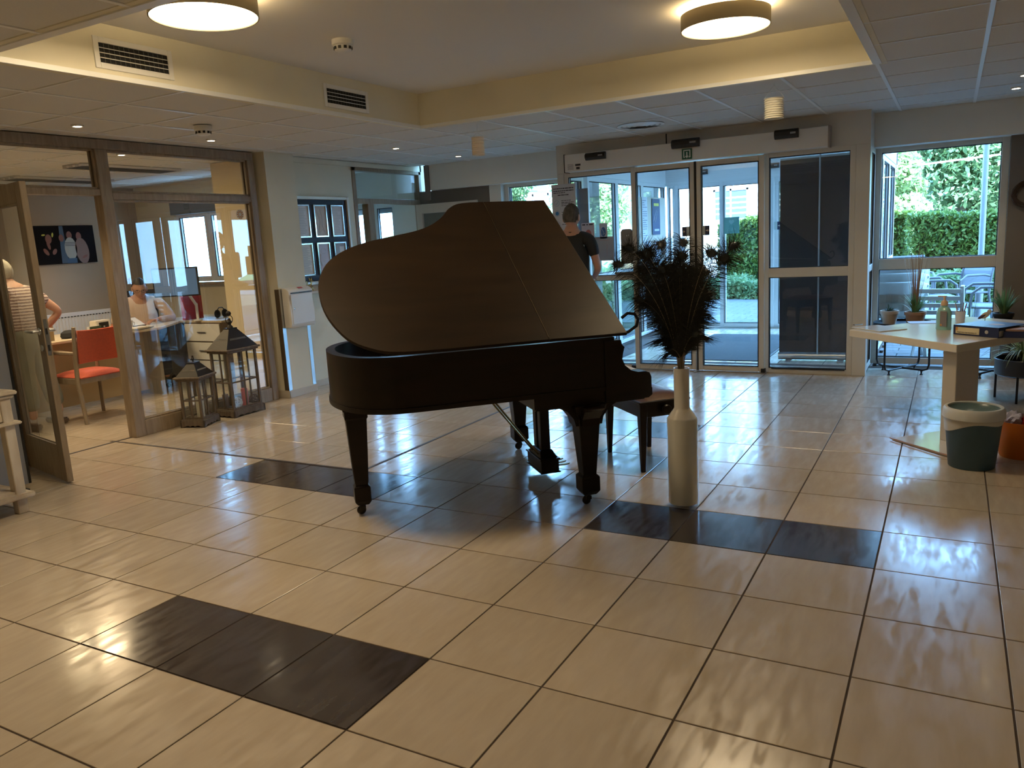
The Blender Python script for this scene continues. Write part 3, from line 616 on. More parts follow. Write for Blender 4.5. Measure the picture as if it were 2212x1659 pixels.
def bucket():
    t=thing('stacking_chair','','chair')
    prof=[(.30,.95,.20),(.30,.86,.22),(.28,.60,.21),(.26,.46,.19)]
    mb=MB()
    # curved shell back
    n=10; V=[]
    for z,w,dy in ((.80,.25,.30),(.76,.29,.28),(.60,.29,.23),(.44,.25,.16)):
        for i in range(n+1):
            a=-1+2*i/n; V.append((w*math.sin(a*1.35)/.975,dy-.30*(1-math.cos(a*1.35))*1.15,z))
    F=[(r*(n+1)+i,r*(n+1)+i+1,(r+1)*(n+1)+i+1,(r+1)*(n+1)+i) for r in range(3) for i in range(n)]
    V2=[(x*1.03,y+.018,z) for x,y,z in V]; m_=len(V); F2=[tuple(q+m_ for q in f)[::-1] for f in F]
    mb.add(V+V2,F+F2+[(i,i+1,m_+i+1,m_+i) for i in range(n)]); mb.build('backrest',M_pwhite,t,smooth=True)
    rim=[V[i] for i in range(n,-1,-1)]; rim=[V[33+n],V[22+n],V[11+n]]+rim+[V[11],V[22],V[33]]; MB().tube(rim,.014,6).build('rim',M_pwhite,t,smooth=True)
    ins=MB()
    for (za,da),(zb,db) in (((.50,.20),(.60,.255)),((.60,.255),(.68,.27))):
        for i in range(8):
            a0=-.62+1.24*i/8; a1=-.62+1.24*(i+1)/8; g=lambda a,d_: d_-.30*(1-math.cos(a*1.35))*1.15
            ins.add([(.28*math.sin(a0*1.35),g(a0,da)+.012,za),(.28*math.sin(a1*1.35),g(a1,da)+.012,za),(.29*math.sin(a1*1.35),g(a1,db)+.012,zb),(.29*math.sin(a0*1.35),g(a0,db)+.012,zb)],[(0,1,2,3)])
    ins.build('woven_insert',mat('woven_resin',(.22,.19,.15),.8),t)
    MB().prism([(-.25,-.24),(.25,-.24),(.26,.14),(-.26,.14)],.42,.45).build('seat',M_pwhite,t,bevel=.008)
    for sx,sy in ((-1,-1),(1,-1),(-1,1),(1,1)): MB().tube([(sx*.24,sy*.17-.03,.43),(sx*.28,sy*.22-.03,0)],[.03,.022],6).build('leg',M_pwhite,t)
    for s in (-1,1): MB().tube([(s*.27,.12,.66),(s*.30,-.15,.66),(s*.29,-.22,.60),(s*.27,-.22,.43)],.018,6).build('armrest',M_pwhite,t,smooth=True)
    return t
bc=bucket(); bc['group']='stack of white garden chairs'
for k,lab in enumerate(('white plastic garden chair at the bottom of the stack by the window','white plastic garden chair second from the bottom of the stack','white plastic garden chair on top of the stack by the window')):
    c=bc if k==0 else dup(bc); c.location=(2.44,7.32+.03*k,-.012+.09*k); c.rotation_euler=(0,0,PI+.1); c['label']=lab
# slatted folding chair, back towards the window
fc=thing('slatted_chair','white slatted folding garden chair just outside the right window','chair',(2.86,7.15,-.012),PI-.15)
for s in (-1,1):
    MB().box((s*.22,.20,.60),(.035,.05,.36),Matrix.Rotation(-.2,3,'X')).build('back_post',M_pwhite,fc,bevel=.004)
    MB().tube([(s*.22,.24,0),(s*.22,-.18,.42)],.016,6).build('leg',M_pwhite,fc); MB().tube([(s*.2,-.22,0),(s*.2,.16,.42)],.016,6).build('leg',M_pwhite,fc)
for k in range(4): MB().box((0,.165+.03*k,.50+.075*k),(.44,.018,.045),Matrix.Rotation(-.2,3,'X')).build('slat',M_pwhite,fc,bevel=.003)
for k in range(5): MB().box((0,-.17+.075*k,.43),(.46,.055,.016)).build('slat',M_pwhite,fc,bevel=.003)
# ================================================================== GRAND PIANO
M_pw=woodmat('dark_walnut_lacquer',(.007,.004,.0022),(.014,.007,.0035),.38,scale=(.6,3,3),nscale=4,spec=.3,bump=.02)
M_lid=woodmat('worn_walnut_lid',(.012,.007,.0035),(.022,.0125,.006),.46,scale=(.5,2.2,2.2),nscale=3,spec=.15,bump=.03)
M_pin=mat('piano_interior_black',(.006,.006,.006),.6); M_brass=mat('aged_brass',(.30,.22,.10),.35,metal=1); M_ivory=mat('ivory_key',(.62,.58,.48),.4)
M_iron=mat('bronze_iron_plate',(.25,.17,.07),.4,metal=.6)
# local frame: x = along the case towards the tail, y = bass (-) to treble (+), z up; origin between the front legs on the floor
ww=Vector((-.70225,-.71193,0)); uu=Vector((-.71193,.70225,0)); rzp=math.atan2(ww.y,ww.x)
piano=thing('grand_piano','dark brown grand piano with its lid raised, standing on the tiles in mid hall','piano',(.7718,2.1736,0),rzp)
# in this frame +y (90 deg left of +x) is -uu, so treble is -y
T=[(-.233,-.006),(-.206,1.40),(.204,1.41),(.321,1.409),(.391,1.393),(.45,1.343),(.499,1.268),(.554,1.204),(.619,1.15),(.717,1.102),(.865,1.06),(1.017,1.012),(1.134,.947),(1.216,.874),(1.274,.778),(1.311,.657),(1.321,.538),(1.312,.408),(1.281,.281),(1.223,.155),(1.154,.082),(1.061,.028),(.97,.009),(.758,.001)]
def smoothed(P,k=3):
    out=[];n=len(P)
    for i in range(n):
        p0,p1,p2,p3=[Vector(P[(i+q)%n]) for q in(-1,0,1,2)]
        for j in range(k):
            t=j/k; out.append(tuple(.5*((2*p1)+(p2-p0)*t+(2*p0-5*p1+4*p2-p3)*t*t+(3*p1-p0-3*p2+p3)*t**3)))
    return out
curve=[T[0],T[1]]+smoothed(T,3)[3*2:3*23+1]
def P2(s,t): return (s,.70-t)
lidout=[P2(*p) for p in curve]
HZ=.935
# rim: outer shell following the lid outline (slightly inside), open inside
def inset(P,d):
    out=[];n=len(P);cx=sum(p[0] for p in P)/n;cy=sum(p[1] for p in P)/n
    for i in range(n):
        a=Vector(P[i-1]);b=Vector(P[i]);c=Vector(P[(i+1)%n]); e=(b-a).normalized()+(c-b).normalized(); nr=Vector((-e.y,e.x))
        if nr.length>1e-6: nr.normalize()
        if nr.dot(Vector((cx,cy))-b)<0: nr=-nr
        out.append(tuple(b+nr*d))
    return out
ro=inset(lidout,.012); ri=inset(lidout,.06); ro=[(max(x,-.16),y) for x,y in ro]; ri=[(max(x,-.10),y) for x,y in ri]
mb=MB(); n=len(ro); Z0,Z1=.648,HZ-.012
vs=[(x,y,Z0) for x,y in ro]+[(x,y,Z1) for x,y in ro]+[(x,y,Z1) for x,y in ri]+[(x,y,Z0+.02) for x,y in ri]
fs=[]
for i in range(n):
    j=(i+1)%n
    fs+= [(i,j,n+j,n+i),(n+i,n+j,2*n+j,2*n+i),(2*n+i,2*n+j,3*n+j,3*n+i)]
mb.add(vs,fs); mb.build('case_rim',M_pw,piano,smooth=30)
lo_=inset(lidout,-.002); lo_=[(max(x,-.17),y) for x,y in lo_]
MB().prism([(x,y) for x,y in inset(lidout,.004) if True],Z0-.012,Z0+.012).build('rim_moulding',M_pw,piano,smooth=30)
MB().prism(ri,.78,.80).build('soundboard',M_iron,piano)
for k in range(34): 
    y=.58-.034*k; MB().tube([(.10,y,.85),(1.18-.02*k if k>8 else 1.0+.02*k,y*.9,.855)],.0012,4)
st_=MB()
for k in range(34):
    y=.58-.034*k; L=min(1.12,1.22-.026*max(0,k-6)); st_.tube([(.08,y,.855),(L,y*.82+.05,.862)],.0014,4)
st_.build('strings',M_brass,piano)
# keybed, arms (cheeks), fallboard, keys, key slip
MB().bx(-.34,.30,-.70,.69,.565,.655).build('keybed',M_pw,piano,bevel=.006)
arm=[(-.10,HZ-.03),(-.195,HZ-.03),(-.20,.88),(-.215,.865),(-.205,.83),(-.20,.80),(-.215,.765),(-.25,.735),(-.29,.722),(-.335,.722),(-.358,.712),(-.368,.69),(-.368,.63),(-.372,.628),(-.372,.59),(-.35,.575),(-.10,.575)]
for s,(ya,yb) in (('bass',(.63,.705)),('treble',(-.70,-.63))):
    MB().prism([(x,z) for x,z in arm],-yb,-ya,Matrix(((1,0,0,0),(0,0,-1,0),(0,1,0,0),(0,0,0,1)))).build('arm',M_pw,piano,smooth=35)
MB().bx(-.352,-.33,-.63,.63,.60,.70).build('key_slip',M_pw,piano,bevel=.004)
fb=MB().prism([(-.10,.90),(-.125,.90),(-.16,.86),(-.155,.72),(-.10,.72)],-.63,.63,Matrix(((1,0,0,0),(0,0,1,0),(0,1,0,0),(0,0,0,1)))).build('fallboard',M_pw,piano,bevel=.003)
wk=MB()
for k in range(52): wk.bx(-.325,-.165,-.615+k*.02365,-.615+k*.02365+.0226,.70,.722)
wk.build('white_keys',M_ivory,piano)
bk=MB()
for k in range(51):
    if k%7 in (1,3,4,6,0): 
        c=-.615+(k+1)*.02365; bk.bx(-.265,-.165,c-.006,c+.006,.722,.733)
bk.build('black_keys',M_black,piano)
MB().bx(-.16,-.10,-.64,.64,.88,HZ-.014).build('front_rail',M_pw,piano,bevel=.003)
# lid in two leaves, raised on the treble side about the bass edge
aa=math.radians(33); Ml=Matrix.Translation((0,.70,HZ))@Matrix.Rotation(-aa,4,'X')
hinge_s=.205
main=[(s,-t) for s,t in curve if s>=hinge_s-1e-6]; main=[(hinge_s,.001)]+[(hinge_s,-1.41)]+[p for p in main if not(abs(p[0]-hinge_s)<.002)]
main=[(hinge_s,0.0),(hinge_s,-1.41)]+[(s,-t) for s,t in curve if s>hinge_s+.01]
def lidleaf(name,out,z0=-.009,z1=.009):
    o=MB().prism(out,z0,z1).build(name,M_lid,piano,smooth=30,bevel=.003); o.matrix_local=Ml; return o
lidleaf('lid',main); 
lidleaf('lid_flap',[(-.233,.006),(-.206,-1.40),(hinge_s-.002,-1.41),(hinge_s-.002,0.0)])
hg=MB().tube([(hinge_s-.001,-.02,.0095),(hinge_s-.001,-1.39,.0095)],.0014,6).build('piano_hinge',mat('dull_hinge_brass',(.09,.06,.03),.5,metal=.5),piano); hg.matrix_local=Ml
# prop stick on the treble side
pe=Ml@Vector((.45,-1.15,-.01)); MB().tube([(.42,-.62,.90),tuple(pe)],[.011,.008],8).build('prop_stick',M_pw,piano,smooth=True)
# music desk folded
MB().bx(-.08,.06,-.34,.34,.885,.90).build('music_desk',M_pw,piano,bevel=.003)
# legs
def leg(x,y,zt,tail=False):
    q=MB()
    def sec(w,z): return (w,z)
    def col(secs):
        V=[];F=[]
        for w,z in secs: V+=[(x-w,y-w,z),(x+w,y-w,z),(x+w,y+w,z),(x-w,y+w,z)]
        m=len(secs)
        for i in range(m-1):
            for k in range(4): F.append((4*i+k,4*i+(k+1)%4,4*i+4+(k+1)%4,4*i+4+k))
        F+= [(0,3,2,1),(4*m-4,4*m-3,4*m-2,4*m-1)]; q.add(V,F)
    if tail: col([(.030,.06),(.040,.075),(.045,.085),(.045,.165),(.034,.175),(.038,.2),(.056,.55),(.062,.56),(.062,.60),(.070,.605),(.070,.64),(.078,.648)])
    else: col([(.034,.06),(.042,.07),(.052,.085),(.052,.165),(.038,.178),(.040,.2),(.062,.50),(.078,.53),(.09,.575)])
    L=q.build('leg',M_pw,piano,bevel=.003)
    if not tail:   # curved corbels either side of the leg head
        for dx,dy in ((1,0),(-1,0),(0,1),(0,-1)):
            pr=[(.05,.46),(.075,.46),(.085,.50),(.12,.545),(.17,.57),(.05,.57)]
            R=Matrix.Translation((x,y,0))@Matrix.Rotation(math.atan2(dy,dx),4,'Z')@Matrix(((1,0,0,0),(0,0,1,0),(0,1,0,0),(0,0,0,1)))
            MB().prism(pr,-.05,.05,R).build('corbel',M_pw,L)
    c=MB().lathe([(.014,.038),(.014,.07)],(x,y,0),10).ball((x+.012,y,.026),(.026,.014,.026),12,8).box((x+.004,y,.04),(.03,.034,.02))
    c.build('caster',mat('blackened_caster',(.03,.025,.02),.35,metal=.6),L,smooth=True)
leg(0,.642,.57); leg(0,-.642,.57); leg(1.194,.254,.65,True)
# pedal lyre
ly=MB().bx(-.02,.11,-.15,.15,.045,.052).bx(-.012,.102,-.14,.14,.052,.125).bx(-.02,.11,-.15,.15,.125,.135)
L0=ly.build('pedal_box',M_pw,piano,bevel=.003)
lc=MB()
def frus(mb,x,y,w0,w1,z0,z1):
    V=[]
    for w,z in ((w0,z0),(w1,z1)): V+=[(x-w[0],y-w[1],z),(x+w[0],y-w[1],z),(x+w[0],y+w[1],z),(x-w[0],y+w[1],z)]
    mb.add(V,[(0,3,2,1),(4,5,6,7)]+[(k,(k+1)%4,4+(k+1)%4,4+k) for k in range(4)])
frus(lc,.045,0,(.055,.13),(.038,.075),.135,.175)
for y in (-.045,.045): lc.bx(.015,.075,y-.028,y+.028,.175,.50)
lc.bx(.005,.085,-.095,.095,.50,.565); lc.build('lyre_post',M_pw,piano,bevel=.004)
rd=MB()
for y in (-.012,0,.012): rd.tube([(.05,y,.15),(.05,y,.55)],.003,6)
rd.tube([(.045,-.09,.15),(.045,-.09,.56)],.003,6); rd.build('pedal_rod',M_brass,piano)
for s in (-1,1): MB().tube([(.09,s*.06,.15),(.42,s*.10,.60)],.006,6).build('lyre_brace',M_brass,piano)
for y in (-.06,0,.06): MB().prism([(-.10,-.012),(-.07,-.02),(-.0,-.008),(-.0,.008),(-.07,.02),(-.10,.012),(-.112,0)],.062,.070,Matrix.Translation((0,y,0))).build('pedal',M_brass,piano,smooth=True,bevel=.002)
# ------------------------------------------------------------------ piano bench
bench=thing('piano_bench','dark wooden piano bench with a buttoned leather seat and side knobs','bench',(1.235,2.66,0),rzp)
# local: x towards piano, y towards bass/camera side
bw,bd=.165,.275
for sx in (-1,1):
    for sy in (-1,1):
        V=[]
        for w,z,off in ((.013,0,.006),(.024,.35,0),(.024,.435,0)): V+=[(sx*(bw-.024+off)-w,sy*(bd-.024+off)-w,z),(sx*(bw-.024+off)+w,sy*(bd-.024+off)-w,z),(sx*(bw-.024+off)+w,sy*(bd-.024+off)+w,z),(sx*(bw-.024+off)-w,sy*(bd-.024+off)+w,z)]
        q=MB().add(V,[(0,3,2,1),(8,9,10,11)]+[(4*i+k,4*i+(k+1)%4,4*i+4+(k+1)%4,4*i+4+k) for i in range(2) for k in range(4)]); q.build('leg',M_pw,bench,bevel=.003)
MB().bx(-bw+.01,bw-.01,-bd+.005,-bd+.02,.345,.43).bx(-bw+.01,bw-.01,bd-.02,bd-.005,.345,.43).bx(-bw+.005,-bw+.02,-bd+.01,bd-.01,.345,.43).bx(bw-.02,bw-.005,-bd+.01,bd-.01,.345,.43).build('apron',M_pw,bench,bevel=.003)
MB().bx(-bw-.008,bw+.008,-bd-.008,bd+.008,.43,.447).build('seat_frame',M_pw,bench,bevel=.004)
se=MB(); nx,ny=10,14
for i in range(nx+1):
    for j in range(ny+1):
        u=-1+2*i/nx; v=-1+2*j/ny; se.v.append((u*(bw-.005),v*(bd-.005),.447+.038*(1-abs(u)**4)*(1-abs(v)**6)))
se.f=[(i*(ny+1)+j,(i+1)*(ny+1)+j,(i+1)*(ny+1)+j+1,i*(ny+1)+j+1) for i in range(nx) for j in range(ny)]
se.build('seat_cushion',mat('brown_leather',(.10,.045,.02),.38,noise=.2,nscale=10),bench,smooth=True)
for sy in (-1,1): MB().lathe([(.012,0),(.012,.02),(.028,.024),(.032,.034),(.026,.044),(.0,.046)],(0,sy*(bd-.005),.39),16,R=Euler((-sy*PI/2,0,0)).to_matrix(),cap=False).build('height_knob',M_pw,bench,smooth=True)
# ------------------------------------------------------------------ floor vase and peacock feathers
vx,vy=1.718,1.88
vase=thing('floor_vase','tall white bottle-shaped glass floor vase holding peacock feathers','vase',(vx,vy,0))
MB().lathe([(.0,.018),(.078,.018),(.079,.022),(.079,.48),(.076,.488),(.045,.532),(.0405,.542),(.0405,.752),(.036,.752),(.036,.542),(.03,.53)],(0,0,0),40,cap=False).build('vase_body',mat('white_opal_glass',(.74,.72,.68),.22,coat=.5),vase,smooth=True)
MB().lathe([(.0,.0),(.078,.0),(.0822,.004),(.0822,.48),(.079,.49)],(0,0,0),40,cap=False).build('clear_outer_glass',glassmat('clear_vase_glass',gain=1.2),vase,smooth=True)
M_fea=mat('dark_feather',(.012,.014,.010),.6); M_shaft=mat('feather_shaft',(.30,.24,.15),.5); M_eye=mat('feather_eye',(.012,.022,.030),.35,spec=.7); M_eye2=mat('feather_eye_bronze',(.05,.03,.012),.4)
rf=random.Random(21)
tips=[(-0.059, 0.646, 0.109), (0.063, 0.651, 0.107), (0.124, 0.597, -0.106), (0.193, 0.566, -0.1), (0.168, 0.489, 0.081), (0.174, 0.376, 0.057), (0.136, 0.275, 0.041), (0.066, 0.183, -0.046), (0.295, 0.618, 0.025), (-0.168, 0.604, 0.026), (-0.186, 0.529, 0.019), (-0.123, 0.529, -0.082), (-0.056, 0.522, -0.017), (-0.011, 0.512, -0.026), (0.076, 0.512, 0.054), (0.103, 0.489, 0.119), (-0.173, 0.458, 0.108), (-0.163, 0.362, 0.011), (-0.09, 0.172, -0.013), (-0.087, 0.108, -0.056), (-0.292, 0.639, -0.111), (-0.347, 0.564, -0.113), (-0.176, 0.609, -0.008), (-0.231, 0.376, -0.044), (0.004, 0.587, -0.029), (0.019, 0.435, 0.094), (-0.104, 0.341, 0.006), (0.097, 0.364, 0.015)]
cr_=Vector((.872,.49,0)); fo_=Vector((-.49,.872,0))
ORD='first second third fourth fifth sixth seventh eighth ninth tenth eleventh twelfth thirteenth fourteenth fifteenth sixteenth'.split()
side=['left','left','left','left','centre','centre','centre','centre','right','right','right','right']
for k,(lx,hz,dp) in enumerate(tips):
    base=Vector((vx,vy,0)); p0=base+Vector((rf.uniform(-.012,.012),rf.uniform(-.012,.012),.35)); p1=base+cr_*lx*.06+fo_*dp*.08+Vector((0,0,.80)); tip=base+cr_*lx+fo_*dp*1.6+Vector((0,0,.755+hz))
    droop=Vector((0,0,-.06*abs(lx)*2)); mid=base+cr_*lx*.38+fo_*dp*.6+Vector((0,0,.755+hz*.72+.03+.10*abs(lx)))
    pts=[]; N_=22
    for i in range(N_+1):
        t=i/N_; 
        if t<.25: s=t/.25; pts.append(p0.lerp(p1,s))
        else:
            s=(t-.25)/.75; a=p1.lerp(mid+ (mid-p1)*.0,s); b=mid.lerp(tip,s); pts.append(a.lerp(b,s))
    grp='peacock feathers in the floor vase'
    tier='tall' if hz>.60 else 'middling' if hz>.42 else 'short'
    rk=sorted(q[0] for q in tips if (q[1]>.60)==(tier=='tall') and (q[1]<=.42)==(tier=='short')).index(lx)
    lab='%s dark peacock feather, %s from the left among the %s ones in the vase'%(tier,ORD[rk],tier)
    ft=thing('peacock_feather',lab,'feather',tuple(base+Vector((0,0,.35))),0,grp); O=ft.location
    P=[p-O for p in pts]
    MB().tube(P,[.0022-.0015*i/N_ for i in range(N_+1)],5).build('shaft',M_shaft,ft)
    bb=MB(); start=int(N_*.30)
    for i in range(start,N_):
        for sub in range(8):
            t=(i-start+sub/8)/(N_-start); p=P[i].lerp(P[i+1],sub/8); tg=(P[i+1]-P[i]).normalized()
            sd=tg.cross(fo_).normalized() if tg.cross(fo_).length>.1 else cr_
            for sg in (-1,1):
                L=(.085+.05*math.sin(PI*min(1,t*1.1)))*(.7+.6*rf.random()); up=tg*.8+sd*sg*.75+fo_*rf.uniform(-.6,.6); up.normalize()
                q1=p+up*L*.5; q2=q1+(up*.75+sd*sg*.35-Vector((0,0,.35))).normalized()*L*.6
                w=.0011; wv=tg*w
                bb.add([p-wv,p+wv,q1+wv,q1-wv,q2],[(0,1,2,3),(3,2,4)])
    tag(bb.build('barbs',M_fea,ft),kind='stuff')
    # eye
    tg=(P[-1]-P[-3]).normalized(); R=Vector((0,0,1)).rotation_difference(tg).to_matrix(); c=P[-1]-tg*.012
    MB().ball(c,(.019,.005,.026),10,6,R).build('eye',M_eye,ft,smooth=True)
    eb=MB()
    for q in range(110):
        a=2*PI*q/110; d=(R@Vector((math.sin(a),0,math.cos(a)*1.15+.15))).normalized()*rf.uniform(.03,.08); d+=fo_*rf.uniform(-.012,.012)
        s=R@Vector((math.cos(a),0,-math.sin(a)))*.0016; eb.add([c-s,c+s,c+d],[(0,1,2)])
    tag(eb.build('eye_fringe',M_fea,ft),kind='stuff')
# ================================================================== CEILING FITTINGS
M_diff=mat('lamp_diffuser_lit',(.9,.85,.7),.6,emit=(1,.80,.50),estr=9); M_drum=mat('beige_fabric_drum',(.34,.29,.20),.85)
M_glow=mat('lamp_upper_glow',(.9,.8,.6),.6,emit=(1,.72,.34),estr=10)
for (x,y,lab) in ((-.217,.727,'round drum ceiling lamp in the tray, left, cut by the top of the picture'),(1.75,2.731,'round drum ceiling lamp in the tray, right, with a warm glow above it')):
    t=thing('ceiling_lamp',lab,'lamp',(x,y,2.58),0,'round drum lamps in the ceiling tray')
    MB().lathe([(.25,0),(.25,.085),(.245,.085),(.245,0)],(0,0,0),48,cap=False).build('drum_shade',M_drum,t,smooth=True)
    MB().lathe([(.0,.006),(.244,.006),(.244,.012),(0,.012)],(0,0,0),48,cap=False).build('diffuser',M_diff,t)
    MB().lathe([(.02,.05),(.02,.12)],(0,0,0),24).build('mount',M_wh,t)
    MB().lathe([(.17,.052),(.225,.052),(.225,.056),(.17,.056)],(0,0,0),40,cap=False).build('light_ring',M_glow,t)
    light('AREA','ceiling_lamp_light',(x,y,2.572),13 if x>0 else 18,WARM,.5); light('POINT','ceiling_lamp_uplight',(x,y+.06,2.662),9,(1,.72,.36),.03)
M_cell=mat('vent_dark',(.01,.01,.01),.8)
for (y0,y1,z0,z1,lab) in ((.725,1.15,2.50,2.60,'white slatted air vent in the left side of the ceiling tray, near the lamp'),(2.48,2.915,2.50,2.60,'white slatted air vent in the left side of the ceiling tray, near its far corner')):
    t=thing('air_vent',lab,'vent',(tx0,(y0+y1)/2,(z0+z1)/2)); w,h=(y1-y0)/2,(z1-z0)/2
    MB().bx(0,.008,-w-.03,-w,-h-.03,h+.03).bx(0,.008,w,w+.03,-h-.03,h+.03).bx(0,.008,-w,w,h,h+.03).bx(0,.008,-w,w,-h-.03,-h).build('frame',M_wh,t,bevel=.002)
    MB().bx(.0,.0015,-w,w,-h,h).build('opening',M_cell,t)
    for k in range(3): MB().box((.006,0,-h+.025+.025*k),(.012,2*w,.004),Matrix.Rotation(.3,3,'Y')).build('slat',M_wh,t)
    vb=MB()
    for k in range(14): vb.bx(.001,.004,-w+.03*k,-w+.03*k+.002,-h,h)
    vb.build('vertical_bars',mat('vent_bar',(.12,.11,.10),.6),t)
for (x,y,z,lab) in ((-.33,1.86,TZ,'white smoke detector on the plain ceiling of the tray'),(-1.985,2.176,CZ,'white smoke detector on the tiled ceiling before the office glass')):
    t=thing('smoke_detector',lab,'smoke detector',(x,y,z)); t.scale=(1.25,1.25,1.35)
    MB().lathe([(.052,0),(.052,-.022),(.047,-.026)],(0,0,0),24).build('base',M_wh,t,smooth=True)
    MB().lathe([(.044,-.026),(.040,-.045),(.026,-.052),(0,-.053)],(0,0,0),24,cap=False).build('sensor_head',M_wh,t,smooth=True)
    vv=MB()
    for k in range(10): a=2*PI*k/10; vv.box((.042*math.cos(a),.042*math.sin(a),-.036),(.006,.014,.012),Matrix.Rotation(a,3,'Z'))
    vv.build('smoke_slots',M_black,t)
M_spot=mat('spot_lit',(1,1,1),.5,emit=(1,.82,.55),estr=30)
SP=[(-2.505,1.529,'lit recessed ceiling spot nearest the office door'),(-2.549,2.736,'lit recessed ceiling spot before the glass of the office'),(-1.965,4.521,'lit recessed ceiling spot before the framed board'),(-1.994,5.725,'lit recessed ceiling spot farthest from the camera by the soffit'),(3.333,5.625,'lit recessed ceiling spot above the reception table'),(3.35,4.95,'lit recessed ceiling spot cut by the right edge of the picture'),(-3.739,2.739,'lit recessed ceiling spot inside the office')]
for x,y,lab in SP:
    t=thing('ceiling_spot',lab,'spotlight',(x,y,CZ),0,'recessed ceiling spots')
    MB().lathe([(.042,.006),(.042,-.004),(.030,-.006),(.028,.004)],(0,0,0),20,cap=False).build('trim_ring',M_wh,t,smooth=True)
    MB().lathe([(0,-.001),(.028,-.001)],(0,0,0),16,cap=False).build('lens',M_spot,t)
    light('SPOT','ceiling_spot_light',(x,y,CZ-.02),10 if y>4 else 18,WARM,.03,spot=1.7)
# paper lanterns on threads
M_lan=mat('paper_lantern',(.82,.80,.72),.8)
for (x,y,zt,r,h,cl,lab) in ((1.815,3.817,2.32,.068,.135,M_lan,'white concertina paper lantern hanging right of the exit sign'),(-.566,3.777,2.313,.056,.145,mat('paper_lantern_cream',(.82,.74,.64),.8),'cream concertina paper lantern hanging above the raised piano lid')):
    t=thing('paper_lantern',lab,'paper lantern',(x,y,zt)); pr=[]
    for k in range(9): pr+=[(r,-h*k/9),(r*.86,-h*(k+.5)/9)]
    pr.append((r,-h)); MB().lathe(pr,(0,0,0),24,cap=False).build('lantern_body',cl,t,smooth=20)
    th=MB().tube([(-r,0,0),(0,0,.09 if r>.06 else .04),(r,0,0)],.0015,4); th.tube([(0,0,.08 if r>.06 else .04),(0,0,CZ-zt)],.001,4); th.build('thread',M_wh,t)
# round ceiling diffuser over the entrance
t=thing('ceiling_diffuser','round white air diffuser in the tiled ceiling before the entrance doors','vent',(.40,5.08,CZ))
for k in range(4): MB().lathe([(.05+.045*k,-.012+.002*k),(.08+.045*k,-.002),(.078+.045*k,.0),(.048+.045*k,-.008+.002*k)],(0,0,0),32,cap=False).build('diffuser_ring',M_rail,t,smooth=True)
# ================================================================== PILLAR, MAILBOX, NOTICE BOARD
cg=thing('corner_guard','brushed steel corner guard strips on the pillar below the mailbox','corner guard',(-2.90,3.66,0))
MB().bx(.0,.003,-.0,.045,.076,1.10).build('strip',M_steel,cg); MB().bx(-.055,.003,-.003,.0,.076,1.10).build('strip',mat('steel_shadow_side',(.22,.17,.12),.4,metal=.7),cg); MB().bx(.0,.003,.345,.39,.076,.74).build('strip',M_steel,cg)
mbx=thing('mailbox','white steel letterbox with a locked door fixed to the pillar','mailbox',(-2.895,3.86,.71),0)
out=[(0,0),(.085,0),(.10,.04),(.10,.20),(.085,.30),(.10,.345),(.09,.375),(.05,.395),(0,.40)]
MB().prism(out,-.17,.17,Matrix(((1,0,0,0),(0,0,1,0),(0,1,0,0),(0,0,0,1)))).build('box_body',mat('mailbox_white',(.80,.80,.78),.35),mbx,bevel=.004,smooth=35)
MB().bx(.098,.106,-.15,.15,.035,.335).build('door',mat('mailbox_door',(.76,.78,.80),.35),mbx,bevel=.002)
MB().lathe([(.011,0),(.011,.006),(.008,.008)],(.106,-.125,.19),16,R=Euler((0,PI/2,0)).to_matrix()).build('lock',M_chrome,mbx,smooth=True)
MB().bx(.101,.108,-.15,.15,.342,.352).build('letter_slot',M_black,mbx); MB().box((.07,.02,.392),(.03,.06,.002),Matrix.Rotation(.35,3,'Y')).build('label_sticker',mat('sticker_red',(.5,.05,.06),.5),mbx)
nb=thing('notice_board','navy board in a silver frame holding two rows of framed notices','notice board',(-3.06,4.52,1.565))
hw,hh=.44,.43
MB().bx(0,.012,-hw,hw,-hh,hh).build('backing',mat('navy_board',(.010,.014,.035),.5),nb)
MB().bx(0,.035,-hw-.035,-hw,-hh-.035,hh+.035).bx(0,.035,hw,hw+.035,-hh-.035,hh+.035).bx(0,.035,-hw,hw,hh,hh+.035).bx(0,.035,-hw,hw,-hh-.035,-hh).build('frame',mat('champagne_frame',(.62,.55,.48),.35,metal=.4),nb,bevel=.004)
LB=['framed typed page, upper left of the navy board','framed page with a brown plan drawing, upper middle of the navy board','framed typed letter, upper right of the navy board','framed page of handwritten notes, lower left of the navy board','framed lilac notice with a leaf drawing, lower middle of the navy board','framed grey and white picture, lower right of the navy board']
ccs=[(.78,.80,.85),(.62,.56,.52),(.78,.80,.85),(.80,.80,.76),(.62,.62,.74),(.45,.50,.56)]
